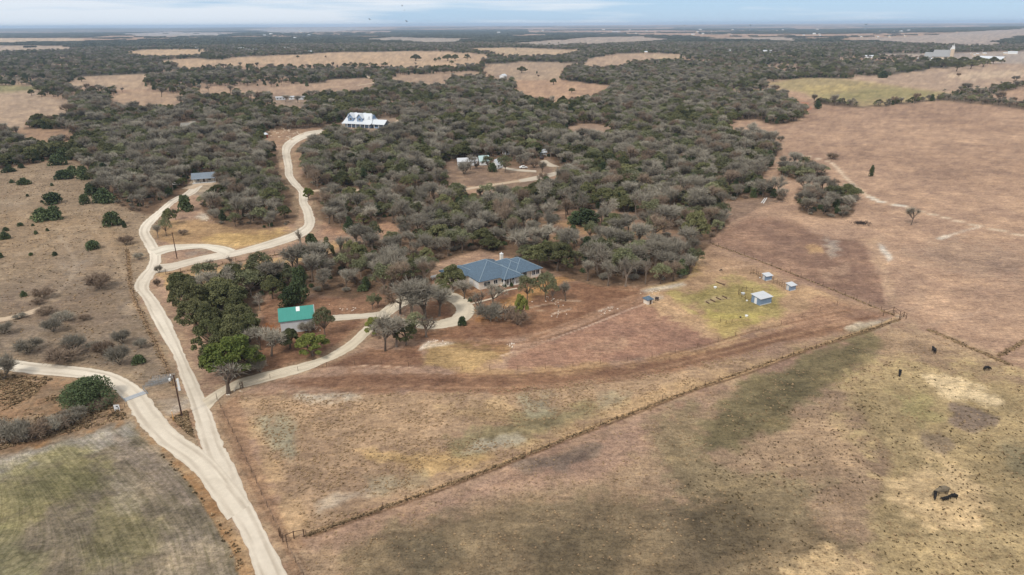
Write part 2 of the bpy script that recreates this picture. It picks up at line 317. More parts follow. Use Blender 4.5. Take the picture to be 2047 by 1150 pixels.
FIELDS = [  # (colour, strength, feather px, polygon)
 ((160, 138, 114), 1, 6, [(-600, 340), (0, 336), (160, 318), (215, 400), (330, 438), (300, 470), (310, 530), (275, 575), (310, 650), (355, 740), (395, 850), (400, 920), (-600, 1000)]),
 ((142, 126, 110), .8, 26, [(-600, 575), (0, 570), (190, 545), (262, 560), (300, 650), (345, 745), (300, 772), (225, 742), (0, 716), (-600, 716)]),
 ((152, 140, 126), .6, 10, [(-300, 400), (0, 402), (50, 400), (85, 414), (40, 424), (-300, 428)]),
 ((160, 146, 132), .5, 14, [(120, 470), (175, 460), (190, 520), (150, 560), (110, 530)]),
 ((174, 146, 114), .5, 18, [(-100, 420), (60, 400), (160, 430), (240, 440), (280, 500), (180, 500), (-100, 520)]),
 ((138, 118, 100), .6, 12, [(0, 585), (120, 570), (220, 590), (250, 640), (150, 660), (0, 640)]),
 ((162, 128, 98), .8, 10, [(-500, 735), (0, 738), (170, 757), (245, 800), (285, 842), (0, 917), (-500, 1000)]),
 ((182, 154, 130), .6, 14, [(300, 780), (380, 800), (388, 870), (340, 860)]),
 ((196, 182, 166), .9, 5, [(318, 802), (385, 790), (395, 818), (336, 830), (320, 812)]),
 ((166, 130, 104), .9, 6, [(335, 838), (392, 812), (402, 885), (362, 866)]),
 ((172, 134, 96), 1, 6, [(-600, 1020), (0, 905), (268, 838), (335, 895), (410, 965), (455, 1030), (490, 1095), (530, 1200), (530, 1500), (-600, 1500)]),
 ((132, 120, 102), 1, 5, [(-600, 1040), (0, 918), (264, 845), (318, 902), (385, 975), (430, 1045), (462, 1100), (492, 1200), (492, 1500), (-600, 1500)]),
 ((160, 153, 144), .9, 14, [(-600, 1040), (0, 918), (264, 845), (290, 870), (150, 910), (0, 955)]),
 ((124, 118, 84), .75, 30, [(-600, 1010), (0, 965), (130, 905), (215, 930), (230, 985), (120, 1010), (0, 1050), (-600, 1100)]),
 ((126, 118, 88), .7, 26, [(190, 1000), (260, 1000), (330, 1060), (290, 1130), (180, 1140), (170, 1070)]),
 ((124, 120, 88), .6, 26, [(-300, 1080), (0, 1060), (100, 1090), (80, 1180), (-300, 1200)]),
 ((142, 128, 116), .7, 16, [(235, 870), (300, 890), (400, 1000), (380, 1030), (300, 960), (235, 910)]),
 ((158, 144, 126), .7, 24, [(330, 1070), (400, 1040), (470, 1150), (470, 1250), (330, 1250)]),
 ((164, 152, 134), .55, 14, [(215, 950), (260, 950), (290, 1020), (240, 1030)]),
 ((166, 134, 108), 1, 10, [(424, 800), (440, 900), (500, 1010), (560, 1100), (600, 1250), (760, 1250), (615, 1090), (560, 1000), (500, 890), (478, 780)]),
 ((150, 120, 96), .7, 6, [(424, 810), (450, 810), (510, 950), (600, 1150), (640, 1250), (590, 1250), (545, 1090), (450, 880)]),
 ((172, 144, 117), 1, 12, [(478, 790), (560, 782), (900, 782), (1300, 745), (1560, 695), (1800, 640), (1420, 772), (1000, 933), (600, 1075), (520, 920)]),
 ((146, 142, 122), .75, 22, [(520, 845), (560, 840), (605, 880), (590, 915), (545, 895)]),
 ((200, 188, 170), .8, 10, [(570, 784), (700, 780), (720, 792), (620, 803)]),
 ((180, 150, 116), .6, 18, [(500, 850), (540, 900), (580, 980), (625, 1060), (590, 1070), (540, 970), (505, 900)]),
 ((192, 160, 114), .85, 12, [(715, 902), (880, 900), (1000, 908), (1010, 922), (850, 945), (740, 922)]),
 ((184, 156, 118), .6, 14, [(880, 815), (1000, 800), (1060, 850), (960, 850)]),
 ((136, 124, 94), .85, 16, [(885, 885), (960, 852), (1060, 825), (1180, 808), (1200, 826), (1090, 870), (960, 905), (905, 910)]),
 ((184, 174, 156), .7, 8, [(925, 905), (960, 880), (1040, 868), (1050, 880), (990, 900)]),
 ((150, 144, 122), .7, 16, [(1040, 790), (1100, 785), (1110, 825), (1060, 828)]),
 ((148, 140, 116), .6, 12, [(1200, 785), (1250, 788), (1240, 808), (1205, 812)]),
 ((184, 154, 116), .6, 14, [(1000, 930), (1100, 862), (1300, 790), (1480, 730), (1600, 700), (1620, 705), (1420, 770), (1200, 855)]),
 ((190, 176, 158), .6, 12, [(640, 1000), (780, 955), (800, 965), (700, 1010), (640, 1025)]),
 ((144, 130, 106), .6, 16, [(730, 955), (840, 945), (850, 965), (770, 985), (735, 985)]),
 ((144, 111, 89), 1, 8, [(490, 770), (700, 742), (1000, 745), (1250, 727), (1440, 690), (1560, 655), (1745, 622), (1790, 634), (1560, 690), (1420, 725), (1300, 750), (1000, 782), (700, 782)]),
 ((128, 97, 77), .6, 6, [(700, 750), (1000, 754), (1250, 735), (1560, 665), (1560, 675), (1250, 750), (1000, 768), (700, 764)]),
 ((144, 110, 88), 1, 8, [(460, 775), (600, 742), (700, 706), (840, 690), (860, 735), (640, 738), (520, 760)]),
 ((162, 126, 106), 1, 5, [(1010, 738), (1015, 718), (1290, 602), (1330, 625), (1440, 675), (1420, 688), (1260, 720), (1090, 735)]),
 ((180, 148, 124), .6, 10, [(1170, 695), (1240, 675), (1250, 690), (1190, 705)]),
 ((172, 140, 106), .8, 8, [(940, 738), (1090, 738), (1270, 722), (1440, 684), (1560, 655), (1560, 662), (1440, 695), (1270, 732), (1090, 748), (940, 746)]),
 ((180, 150, 108), 1, 10, [(838, 735), (852, 688), (900, 678), (990, 680), (1022, 698), (990, 722), (900, 742)]),
 ((128, 106, 74), .8, 7, [(900, 686), (950, 680), (1005, 686), (1008, 696), (940, 700)]),
 ((168, 132, 94), .8, 8, [(980, 676), (1010, 682), (1020, 705), (1000, 712)]),
 ((140, 106, 84), 1, 10, [(480, 770), (500, 700), (520, 640), (540, 590), (700, 590), (860, 565), (860, 590), (740, 650), (700, 690), (640, 715), (560, 745)]),
 ((152, 118, 94), .8, 8, [(680, 600), (790, 585), (780, 605), (740, 625), (680, 630)]),
 ((148, 112, 88), 1, 10, [(830, 680), (850, 600), (940, 580), (1080, 560), (1250, 560), (1300, 585), (1240, 625), (1100, 670), (1000, 690)]),
 ((194, 148, 98), .85, 7, [(985, 612), (1020, 592), (1080, 566), (1130, 546), (1168, 556), (1120, 572), (1060, 600), (1000, 622)]),
 ((178, 128, 84), .7, 6, [(948, 612), (1010, 600), (1000, 635), (955, 640)]),
 ((166, 128, 92), .7, 6, [(900, 585), (960, 585), (940, 604), (905, 592)]),
 ((184, 152, 120), 1, 12, [(1280, 590), (1300, 560), (1410, 490), (1480, 520), (1620, 575), (1790, 628), (1745, 625), (1560, 660), (1440, 688), (1340, 640)]),
 ((166, 136, 112), .8, 10, [(1400, 490), (1440, 500), (1540, 545), (1490, 545), (1420, 540)]),
 ((186, 156, 104), .7, 10, [(1300, 575), (1340, 525), (1380, 515), (1400, 545), (1360, 568)]),
 ((160, 146, 94), .85, 14, [(1340, 582), (1400, 572), (1470, 555), (1545, 575), (1575, 605), (1560, 628), (1500, 636), (1440, 632), (1380, 612)]),
 ((172, 158, 92), .6, 14, [(1400, 625), (1520, 632), (1500, 660), (1440, 668)]),
 ((182, 160, 128), .8, 4, [(1408, 598), (1450, 592), (1460, 598), (1420, 608), (1408, 606)]),
 ((160, 126, 104), .8, 10, [(1560, 640), (1640, 600), (1700, 605), (1790, 632), (1700, 640), (1600, 660)]),
 ((182, 170, 152), .85, 7, [(1690, 655), (1740, 640), (1800, 634), (1790, 645), (1720, 668)]),
 ((210, 200, 186), .9, 3, [(1282, 580), (1310, 571), (1362, 564), (1368, 568), (1330, 577), (1292, 583)]),
 ((186, 172, 156), .8, 3, [(1300, 592), (1322, 590), (1328, 596), (1306, 600)]),
 ((150, 120, 102), 1, 7, [(1418, 484), (1450, 462), (1500, 434), (1560, 438), (1640, 470), (1712, 478), (1735, 500), (1765, 570), (1775, 618), (1600, 562), (1500, 515)]),
 ((176, 164, 150), .7, 9, [(1648, 478), (1675, 475), (1690, 505), (1660, 512)]),
 ((190, 156, 112), .7, 6, [(1612, 494), (1635, 492), (1645, 500), (1620, 503)]),
 ((170, 142, 120), .5, 14, [(1640, 530), (1700, 530), (1720, 560), (1660, 555)]),
 ((186, 156, 130), .8, 8, [(1728, 480), (1752, 480), (1775, 530), (1800, 600), (1795, 625), (1772, 600), (1760, 540)]),
 ((222, 212, 198), .9, 3, [(1756, 488), (1766, 492), (1786, 520), (1778, 524), (1762, 505)]),
 ((150, 128, 112), .5, 16, [(1800, 500), (1900, 480), (2047, 500), (2047, 560), (1900, 540)]),
 ((186, 154, 112), 1, 7, [(320, 548), (430, 535), (600, 510), (690, 478), (720, 490), (660, 505), (560, 530), (500, 548), (420, 568), (345, 590)]),
 ((192, 152, 112), .7, 7, [(600, 500), (700, 480), (640, 505)]),
 ((176, 144, 108), 1, 6, [(300, 480), (322, 442), (400, 440), (600, 464), (560, 480), (480, 500), (360, 494)]),
 ((198, 166, 112), .7, 6, [(400, 478), (440, 465), (560, 463), (585, 468), (510, 490), (440, 494)]),
 ((206, 194, 176), .8, 4, [(385, 432), (412, 424), (424, 434), (410, 442)]),
 ((156, 144, 132), .7, 5, [(365, 505), (420, 498), (425, 504), (380, 512)]),
 ((178, 140, 112), .8, 8, [(740, 440), (830, 428), (870, 440), (800, 462), (745, 470), (650, 470), (640, 452)]),
 ((168, 142, 116), 1, 16, [(585, 1100), (1000, 940), (1420, 780), (1800, 645), (1990, 716), (2600, 1000), (2600, 2000), (585, 2000)]),
 ((164, 134, 116), .8, 22, [(620, 1090), (1000, 945), (1400, 790), (1420, 800), (1380, 850), (1200, 950), (1000, 990), (720, 1090)]),
 ((122, 106, 94), .8, 12, [(1030, 925), (1100, 905), (1200, 892), (1180, 925), (1120, 945), (1060, 942)]),
 ((112, 102, 76), .9, 20, [(1395, 870), (1490, 770), (1600, 710), (1730, 668), (1765, 690), (1700, 740), (1640, 790), (1560, 850), (1470, 900), (1405, 915)]),
 ((136, 122, 94), .7, 26, [(1300, 850), (1390, 800), (1400, 900), (1500, 950), (1700, 960), (1560, 1050), (1350, 1000)]),
 ((124, 109, 86), .8, 30, [(700, 1080), (900, 1020), (1200, 990), (1400, 990), (1600, 1000), (1720, 1100), (1600, 1250), (700, 1250)]),
 ((98, 87, 70), .75, 24, [(1040, 1080), (1150, 1050), (1260, 1080), (1220, 1160), (1080, 1160)]),
 ((102, 90, 72), .75, 24, [(1330, 1010), (1480, 1000), (1560, 1080), (1420, 1140)]),
 ((98, 88, 72), .7, 20, [(780, 1080), (880, 1060), (920, 1120), (830, 1150)]),
 ((172, 152, 112), .75, 34, [(1720, 740), (1850, 725), (2047, 760), (2400, 900), (2400, 1400), (1760, 1300), (1720, 1040), (1760, 930), (1660, 800)]),
 ((152, 142, 98), .6, 20, [(1780, 780), (1850, 800), (1880, 830), (1840, 850), (1790, 820)]),
 ((222, 198, 160), .8, 10, [(1852, 752), (1900, 752), (1960, 775), (2005, 800), (1990, 818), (1930, 800), (1880, 785)]),
 ((122, 106, 96), .85, 9, [(1900, 808), (1945, 808), (1992, 835), (1985, 855), (1930, 862), (1898, 840)]),
 ((124, 108, 94), .7, 9, [(1840, 865), (1880, 862), (1905, 890), (1890, 905), (1850, 890)]),
 ((206, 178, 138), .85, 24, [(1755, 960), (1850, 925), (1960, 950), (2000, 1000), (1950, 1045), (1850, 1050), (1780, 1015)]),
 ((202, 174, 134), .8, 18, [(1570, 1150), (1650, 1098), (1740, 1125), (1790, 1180), (1700, 1240), (1560, 1240)]),
 ((120, 112, 90), .6, 18, [(2000, 900), (2080, 880), (2080, 960), (2020, 960)]),
 ((168, 150, 112), 1, 3, [(1530, 168), (1614, 155), (1683, 157), (1891, 184), (1862, 199), (1720, 213), (1701, 203), (1647, 204), (1603, 187)]),
 ((192, 170, 118), .7, 5, [(1600, 176), (1700, 170), (1750, 164), (1760, 168), (1690, 182), (1610, 186)]),
 ((142, 136, 92), .5, 5, [(1640, 190), (1760, 176), (1880, 186), (1850, 192), (1700, 200)]),
 ((182, 156, 134), 1, 3, [(1683, 156), (1709, 151), (1811, 147), (1869, 136), (2047, 127), (2500, 110), (2500, 190), (2047, 168), (1975, 180), (1891, 184)]),
 ((214, 190, 162), .5, 5, [(1900, 150), (2047, 140), (2100, 150), (1950, 160)]),
 ((180, 108, 84), .6, 4, [(1570, 199), (1610, 204), (1621, 219), (1600, 224)]),
]
def warp(X, Y, amp=1.0):
    """ragged outlines: move land points by a few metres of noise"""
    r = np.hypot(X, Y); a = amp * np.clip(r * 0.012, 1.2, 14)
    s = 6.0
    n1 = fbm(X, Y, 14, 3, 11) - 0.5; n2 = fbm(X, Y, 14, 3, 31) - 0.5; b = np.clip((r - 600) / 1600, 0, 1) * 70
    return X + 2 * a * n1 + b * (fbm(X, Y, 90, 3, 41) - .5), Y + 2.4 * a * n2 + b * 1.6 * (fbm(X, Y, 110, 3, 51) - .5)
def woods(X, Y):
    """(tree density 0..1, evergreen share 0..1) at land points"""
    Xw, Yw = warp(X, Y, 0.6)
    px, py = PX(Xw, Yw); px = np.nan_to_num(px, nan=-9e3); py = np.nan_to_num(py, nan=9e3)
    den = np.zeros(X.shape)
    for P in FOREST: den = np.maximum(den, cover(px, py, P, 3))
    ow = cover(px, py, OPENWOOD, 16); den = np.where(ow > 0.02, np.maximum(den * (1 - ow), 0.42 * ow), den)
    hp = 0.5 * 8.0 * FPX / np.maximum(np.hypot(X, Y), 50)
    for P, c in CLEAR: den *= (1 - cover(px, py, P, 1.2)) * (1 - 1.0 * cover(px, py - hp, P, 1.2))
    den = np.maximum(den, .002 * np.clip((np.hypot(X, Y) - 650) / 300, 0, 1) * (px < 1560))
    for c, s, f, P in FIELDS[-6:]: den *= 1 - cover(px, py, P, 2)
    far = np.clip((108 - py) / 16, 0, 1)       # beyond the drawn fields: broad bands of wood and pasture
    nb = fbm(X * 0.28, Y, 560, 4, 77)
    fd = np.clip((nb - 0.505) * 18, 0, 1)
    for P in FARDARK: fd = np.maximum(fd, cover(px, py, P, 2.5) * np.clip(.6 + (nb - .40) * 6, 0, .97))
    for P in FARPALE: fd = fd * (1 - cover(px, py, P, 2) * .9)
    den = den * (1 - far) + far * den * fd
    mid = np.clip((250 - py) / 60, 0, 1) * (1 - far)
    gaps = np.clip((fbm(X, Y, 120, 3, 55) - 0.41) * 10, 0, 1)
    den *= 1 - 0.8 * mid * (1 - gaps)
    ev = np.clip(0.6 + 4.0 * (fbm(X, Y, 55, 3, 5) - 0.5), 0.04, 0.92)
    for P, v, f in EVZONE:
        m = cover(px, py, P, f); ev = ev * (1 - m) + v * m
    return den, ev, px, py
FARDARK = [[(-400, 57), (540, 56), (528, 61), (330, 63), (300, 66), (230, 70), (170, 77), (-400, 78)], [(380, 74), (640, 74), (700, 80), (640, 96), (480, 93), (170, 88), (180, 80)],
 [(790, 62), (1050, 60), (1052, 68), (960, 74), (900, 78), (780, 76)], [(640, 82), (900, 90), (1130, 86), (1500, 92), (1500, 104), (1160, 98), (940, 96), (640, 104)], [(1080, 66), (1250, 70), (1400, 76), (1300, 72), (1100, 78)],
 [(1350, 55), (1580, 55), (1590, 60), (1340, 61)], [(1560, 60), (2400, 55), (2400, 60), (1990, 67), (1600, 69)], [(1960, 72), (2060, 66), (2400, 60), (2400, 108), (1900, 106), (1700, 100), (1640, 90), (1700, 86), (1900, 90)], [(1300, 84), (1600, 88), (1640, 104), (1300, 104)]]
FARPALE = [[(530, 60), (780, 60), (780, 68), (640, 72), (540, 66)], [(460, 70), (560, 68), (640, 74), (460, 76)], [(1060, 58), (1340, 60), (1500, 66), (1200, 68)], [(1600, 70), (1990, 69), (1960, 80), (1700, 84), (1600, 80)], [(1380, 72), (1540, 70), (1560, 80), (1400, 82)], [(-400, 51), (2400, 44), (2400, 51), (-400, 56)]]
EVZONE = [([(-200, 95), (2200, 95), (2200, 170), (-200, 190)], .75, 20),
 ([(250, 330), (400, 340), (360, 430), (220, 430)], .12, 20), ([(400, 350), (600, 360), (610, 470), (400, 470)], .14, 20),
 ([(440, 300), (560, 300), (570, 340), (440, 340)], .35, 20),
 ([(340, 540), (560, 540), (540, 780), (340, 780)], .97, 6), ([(600, 500), (860, 460), (860, 600), (600, 600)], .2, 16),
 ([(500, 520), (600, 520), (600, 600), (520, 600)], .6, 16),
 ([(620, 380), (860, 360), (870, 450), (620, 460)], .3, 20), ([(640, 270), (860, 260), (860, 340), (640, 350)], .6, 20),
 ([(860, 370), (1300, 360), (1280, 430), (870, 440)], .5, 20), ([(870, 440), (1420, 440), (1400, 600), (870, 580)], .16, 16),
 ([(1580, 370), (1720, 370), (1720, 440), (1580, 440)], .1, 8), ([(1550, 330), (1660, 330), (1660, 368), (1550, 368)], .1, 6),
 ([(1300, 290), (1540, 260), (1560, 410), (1320, 430)], .45, 20), ([(1200, 110), (1560, 100), (1620, 160), (1300, 220)], .7, 30)]

# ------------------------------------------------------------------ roads: left/right edges in photo pixels
ROADS = {
 'main': ([(520, 1165), (492, 1087), (455, 1019), (430, 962), (408, 905), (392, 850), (381, 810), (367, 770), (344, 705), (312, 652), (287, 600), (269, 575), (280, 551), (295, 533), (300, 512), (289, 490), (278, 466), (286, 446), (317, 420), (341, 400), (372, 384), (386, 368)],
          [(580, 1165), (533, 1070), (496, 995), (465, 926), (447, 893), (431, 850), (417, 812), (397, 770), (367, 705), (345, 652), (315, 600), (297, 575), (307, 552), (318, 534), (321, 513), (314, 490), (299, 464), (308, 446), (334, 420), (356, 402), (388, 388), (408, 368)]),
 'west': ([(-200, 690), (-60, 705), (0, 715), (70, 726), (165, 735), (231, 748), (284, 780), (312, 815), (340, 852), (372, 878), (404, 900), (440, 935), (500, 1010)],
          [(-200, 712), (-60, 728), (0, 739), (70, 748), (165, 757), (218, 772), (250, 801), (268, 832), (290, 860), (318, 890), (369, 925), (405, 965), (455, 1040)]),
 'drive': ([(404, 800), (459, 767), (515, 748), (598, 728), (654, 710), (696, 684), (718, 664), (737, 647), (760, 622), (790, 600), (820, 586), (860, 573)],
           [(418, 818), (453, 786), (515, 768), (598, 746), (654, 724), (698, 703), (726, 681), (752, 655), (780, 632), (812, 610), (846, 600), (885, 586)]),
 'loop': ([(868, 574), (902, 584), (932, 598), (948, 617), (941, 636), (912, 651), (866, 658), (830, 655), (790, 650), (750, 652)],
          [(842, 590), (880, 597), (905, 608), (912, 622), (905, 632), (890, 638), (862, 643), (830, 641), (790, 636), (748, 640)]),
 'barnspur': ([(664, 631), (700, 629), (745, 626), (770, 620)], [(664, 642), (700, 639), (745, 636), (775, 632)]),
 'north': ([(306, 530), (340, 527), (362, 522), (403, 512), (440, 505), (478, 499), (533, 483), (578, 468), (600, 456), (609, 446), (605, 421), (598, 404), (597, 384), (584, 370), (571, 352), (569, 332), (564, 304), (568, 288), (588, 274), (612, 264), (644, 259)],
           [(310, 546), (345, 541), (368, 534), (405, 525), (445, 518), (485, 509), (540, 496), (590, 480), (618, 466), (629, 446), (624, 421), (615, 404), (614, 386), (600, 370), (586, 352), (584, 332), (580, 304), (588, 291), (602, 281), (622, 273), (648, 265)]),
 'turn': ([(300, 500), (330, 491), (362, 489), (403, 488), (445, 492), (470, 500)], [(315, 512), (335, 505), (362, 500), (403, 497), (430, 504), (445, 512)]),
 'ranch': ([(1079, 322), (1096, 333), (1121, 335), (1112, 350), (1074, 360), (1038, 365)], [(1091, 320), (1104, 328), (1126, 338), (1100, 346), (1068, 353), (1036, 360)]),
 'ranchspur': ([(1004, 333), (1030, 338), (1072, 341)], [(1004, 337), (1030, 342), (1072, 345)]),
}
FARROADS = [([(722, 148), (738, 155), (756, 161), (742, 167), (715, 171)], 5), ([(610, 385), (640, 381), (700, 380), (760, 382), (820, 381), (900, 382), (960, 374), (1038, 362)], 4),
            ([(-60, 646), (0, 640), (40, 632), (85, 617)], 3.4), ([(765, 253), (790, 248), (800, 240)], 5), ([(375, 378), (395, 370), (425, 368)], 6)]
def mid2(a, b): return [((p[0] + q[0]) / 2, (p[1] + q[1]) / 2) for p, q in zip(a, b)]
ROADW = []     # centre lines and half widths in metres, to keep trees off and soften verges
for k, (a, b) in ROADS.items():
    A = [G(*p) for p in a]; B = [G(*p) for p in b]
    ROADW.append(([(p + q) / 2 for p, q in zip(A, B)], max(1.5, sum((p - q).length for p, q in zip(A, B)) / len(A) / 2)))
for p, w in FARROADS: ROADW.append(([G(*q) for q in p], w / 2))
def roaddist(X, Y):
    d = np.full(X.shape, 1e9)
    for c, w in ROADW: d = np.minimum(d, linedist(X, Y, c, 40) - w)
    return d
LINES = [  # painted tracks: (px line, width m, colour, strength)
 ([(1617, 313), (1658, 324), (1683, 346), (1720, 382), (1756, 401), (1811, 415), (1884, 434), (1957, 452), (2047, 472), (2200, 505)], 2.3, (216, 192, 166), 1.15),
 ([(1617, 313), (1560, 300), (1600, 250), (1640, 290), (1658, 324)], 1.5, (190, 162, 138), .4),
 ([(1735, 393), (1750, 400), (1762, 404)], 3.2, (228, 218, 202), .9), ([(1790, 409), (1806, 413)], 3.4, (228, 218, 202), .9),
 ([(1957, 455), (1920, 463), (1880, 477)], 1.6, (216, 198, 178), .75), ([(1880, 477), (1892, 473)], 3, (222, 208, 190), .8),
 ([(1000, 712), (1100, 679), (1200, 643), (1290, 607)], 0.6, (214, 186, 164), .85),
 ([(1030, 700), (1100, 672), (1180, 640), (1290, 598)], 2.6, (176, 142, 118), .8),
 ([(950, 690), (1040, 672), (1130, 655), (1220, 615), (1290, 588)], 1.6, (170, 136, 112), .7),
 ([(940, 675), (1040, 678), (1150, 640), (1280, 585)], 1.0, (186, 154, 128), .5),
 ([(860, 690), (900, 686), (848, 694)], 2.2, (224, 208, 190), .7), ([(840, 700), (855, 686), (870, 682)], 1.1, (224, 208, 190), .8),
 ([(600, 745), (640, 738), (700, 733), (735, 731), (830, 735)], 0.5, (206, 176, 150), .8), ([(490, 780), (540, 760), (600, 745)], 0.6, (206, 176, 150), .7),
 ([(1380, 548), (1440, 540), (1500, 529), (1540, 526)], 1.2, (196, 164, 136), .7),
 ([(1300, 570), (1380, 548)], 1.5, (190, 166, 140), .5),
 ([(430, 830), (520, 1000), (600, 1150), (640, 1230)], 0.5, (134, 104, 82), .6), ([(445, 830), (535, 1000), (620, 1150)], 0.4, (136, 108, 86), .5),
 ([(560, 775), (800, 764), (1000, 766), (1250, 742), (1500, 682), (1700, 633)], 0.5, (130, 98, 78), .6),
 ([(560, 768), (800, 755), (1000, 757), (1250, 734), (1500, 673), (1700, 626)], 0.5, (132, 100, 80), .55),
 ([(520, 782), (800, 772), (1000, 774), (1250, 750), (1500, 690), (1700, 641)], 0.6, (176, 142, 112), .6),
 ([(540, 762), (800, 748), (1000, 750), (1250, 729), (1500, 664), (1700, 619)], 0.7, (122, 90, 70), .6),
 ([(500, 790), (800, 779), (1010, 781), (1250, 757), (1500, 697), (1700, 648)], 0.7, (120, 90, 70), .55),
 ([(900, 684), (1040, 686), (1160, 655), (1290, 596)], 1.1, (128, 98, 78), .6), ([(900, 692), (1020, 700), (1110, 674), (1290, 603)], 0.9, (124, 94, 76), .6),
 ([(1520, 672), (1640, 640), (1790, 628)], 0.5, (170, 136, 112), .6),
 ([(1290, 640), (1345, 665), (1380, 650)], 0.3, (140, 108, 88), .3), ([(1340, 605), (1380, 630)], 0.3, (134, 102, 82), .6), ([(1350, 600), (1395, 624)], 0.3, (134, 102, 82), .4),
 ([(1980, 620), (1900, 640), (1850, 650), (1800, 640)], 1.5, (190, 160, 136), .5), ([(1800, 640), (1845, 590), (1800, 530), (1760, 470)], 2, (184, 154, 130), .5),
 ([(960, 290), (1620, 260), (1600, 215)], .1, (180, 150, 120), 0), ([(1617, 300), (1640, 270), (1690, 230), (1760, 215)], 1.6, (168, 138, 114), .45),
 ([(1790, 640), (1730, 665), (1620, 700), (1500, 745), (1400, 778), (1200, 855), (1000, 935), (800, 1010), (612, 1076)], 0.55, (104, 80, 60), .85),
 ([(1790, 636), (1730, 660), (1620, 695), (1500, 739), (1400, 772), (1200, 848), (1000, 928), (800, 1002), (612, 1068)], 0.9, (198, 162, 118), .75),
 ([(1855, 659), (1900, 677), (1950, 700), (1998, 716), (2016, 728)], 0.8, (106, 84, 66), .85), ([(1998, 712), (2020, 695), (2060, 676)], 0.8, (120, 96, 76), .7),
 ([(330, 548), (400, 536), (480, 520), (560, 507), (620, 495)], 0.5, (120, 92, 70), .7),
 ([(253, 500), (258, 545), (262, 580), (290, 640), (330, 720), (350, 775)], 1.2, (166, 130, 96), .55),
 ([(120, 470), (150, 520), (140, 560), (100, 600)], 1.4, (186, 166, 144), .5), ([(175, 440), (220, 500), (250, 560)], 1.0, (190, 166, 140), .4),
 ([(0, 560), (80, 545), (180, 530), (280, 520)], 0.8, (130, 108, 88), .5), ([(0, 470), (100, 455), (180, 462)], 0.7, (140, 114, 90), .45),
 ([(0, 395), (60, 372), (150, 345)], 1.0, (146, 118, 94), .4), ([(390, 500), (420, 498)], .5, (200, 190, 170), .4),
 ([(1100, 600), (1160, 603)], .9, (206, 184, 160), .6), ([(1060, 615), (1110, 606)], .9, (206, 184, 160), .6), ([(1070, 622), (1130, 618)], .6, (200, 176, 150), .6),
 ([(1105, 628), (1140, 618)], .9, (214, 196, 176), .6), ([(1200, 622), (1225, 615)], 1.0, (220, 204, 186), .7), ([(1280, 577), (1240, 567)], .6, (206, 180, 156), .6),
 ([(1085, 575), (1150, 560)], .7, (196, 158, 112), .4), ([(1165, 560), (1220, 575), (1270, 580)], .7, (178, 146, 118), .5),
 ([(1683, 157), (1760, 167), (1840, 178), (1891, 184)], 7, (206, 180, 150), .6),
]
for k in range(6):
    LINES.append(([(452, 470 + 4 * k), (520, 470 + 4.2 * k - 3), (575, 464 + 3 * k)], 0.5, (160, 130, 88), .45))

# ------------------------------------------------------------------ ground mesh: one sheet, finer where it is seen
az = np.concatenate([np.arange(-180, -50, 5), np.arange(-50, 50.01, 0.125), np.arange(55, 180, 5)]) * math.pi / 180
dep = np.concatenate([[88, 80, 70, 62, 56, 51], np.arange(48, 2.0, -0.125), np.arange(2.0, 0.6, -0.05), np.arange(0.6, 0.13, -0.03), [0.115]]) * math.pi / 180
rad = CAMH / np.tan(dep)
A, Rr = np.meshgrid(az, rad); GX = (Rr * np.sin(A)).ravel(); GY = (Rr * np.cos(A)).ravel()
nr, na = len(rad), len(az)
def hills(X, Y):
    r = np.hypot(X, Y); n = fbm(X * 0.5, Y, 2600, 4, 91)
    h = np.clip((r - 2600) / 3000, 0, 1) * (n - 0.5) * 36
    f = np.clip((r - 12000) / 6000, 0, 1) * (fbm(X, Y, 9000, 3, 19)) * 70
    side = np.clip((X / np.maximum(Y, 1) - 0.45) * 3, 0, 1) * np.clip((r - 3000) / 2500, 0, 1) * 26
    return h + f * 0.8 + side
GZ = hills(GX, GY)
print('ground verts', GX.size)
Xw, Yw = warp(GX, GY, 0.5)
px, py = PX(Xw, Yw); px = np.nan_to_num(px, nan=-9e3); py = np.nan_to_num(py, nan=9e3)
g = np.empty((GX.size, 3))
n_big = fbm(GX, GY, 60, 4, 1)[:, None]; n_mid = fbm(GX, GY, 9, 4, 2)[:, None]; n_sm = fbm(GX, GY, 2.2, 3, 3)[:, None]
g[:] = (176, 145, 122)
g += (n_big - 0.5) * np.array([[36, 32, 26]])
for P, c in CLEAR:
    m = cover(px, py, P, 1.5)[:, None]; g = g * (1 - m) + (np.array(c) * .85 + np.mean(c) * .15 - 4) * m
for c, s, f, P in FIELDS:
    m = cover(px, py, P, f * 1.6)[:, None]
    brk = np.clip((m - 0.5) * 1.5 + 0.5 + ((n_mid - 0.5) * 2.6 + (n_sm - 0.5) * 2.2) * (4 * m * (1 - m)), 0, 1) if f > 3 else m
    m = np.where(m > 0, brk, 0) * s; g = g * (1 - m) + np.array(c) * m
# straw and bare-earth mottling of the pastures
mo = np.clip((n_mid - 0.52) * 5, -1, 1); mo2 = np.clip((n_sm - 0.5) * 4, -1, 1)
g += mo * np.array([[12, 10, 7]]) + mo2 * np.array([[11, 10, 8]])
scrubm = cover(px, py, FIELDS[0][3], 8)[:, None] * (1 - cover(px, py, FIELDS[11][3], 3))[:, None]
k_ = scrubm * np.clip((n_mid - 0.5) * 7, 0, 1) * .55; g = g * (1 - k_) + np.array([134, 116, 98]) * k_
k_ = scrubm * np.clip((0.44 - n_mid) * 8, 0, 1) * .5; g = g * (1 - k_) + np.array([192, 168, 140]) * k_
k_ = scrubm * np.clip((n_sm - 0.56) * 8, 0, 1) * .5; g = g * (1 - k_) + np.array([120, 104, 86]) * k_
den, ev, fx_, fy_ = woods(GX, GY)
rd = roaddist(GX, GY)
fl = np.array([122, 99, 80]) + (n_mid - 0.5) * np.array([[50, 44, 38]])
farf = np.clip((np.hypot(GX, GY) - 500) / 700, 0, 1)[:, None]
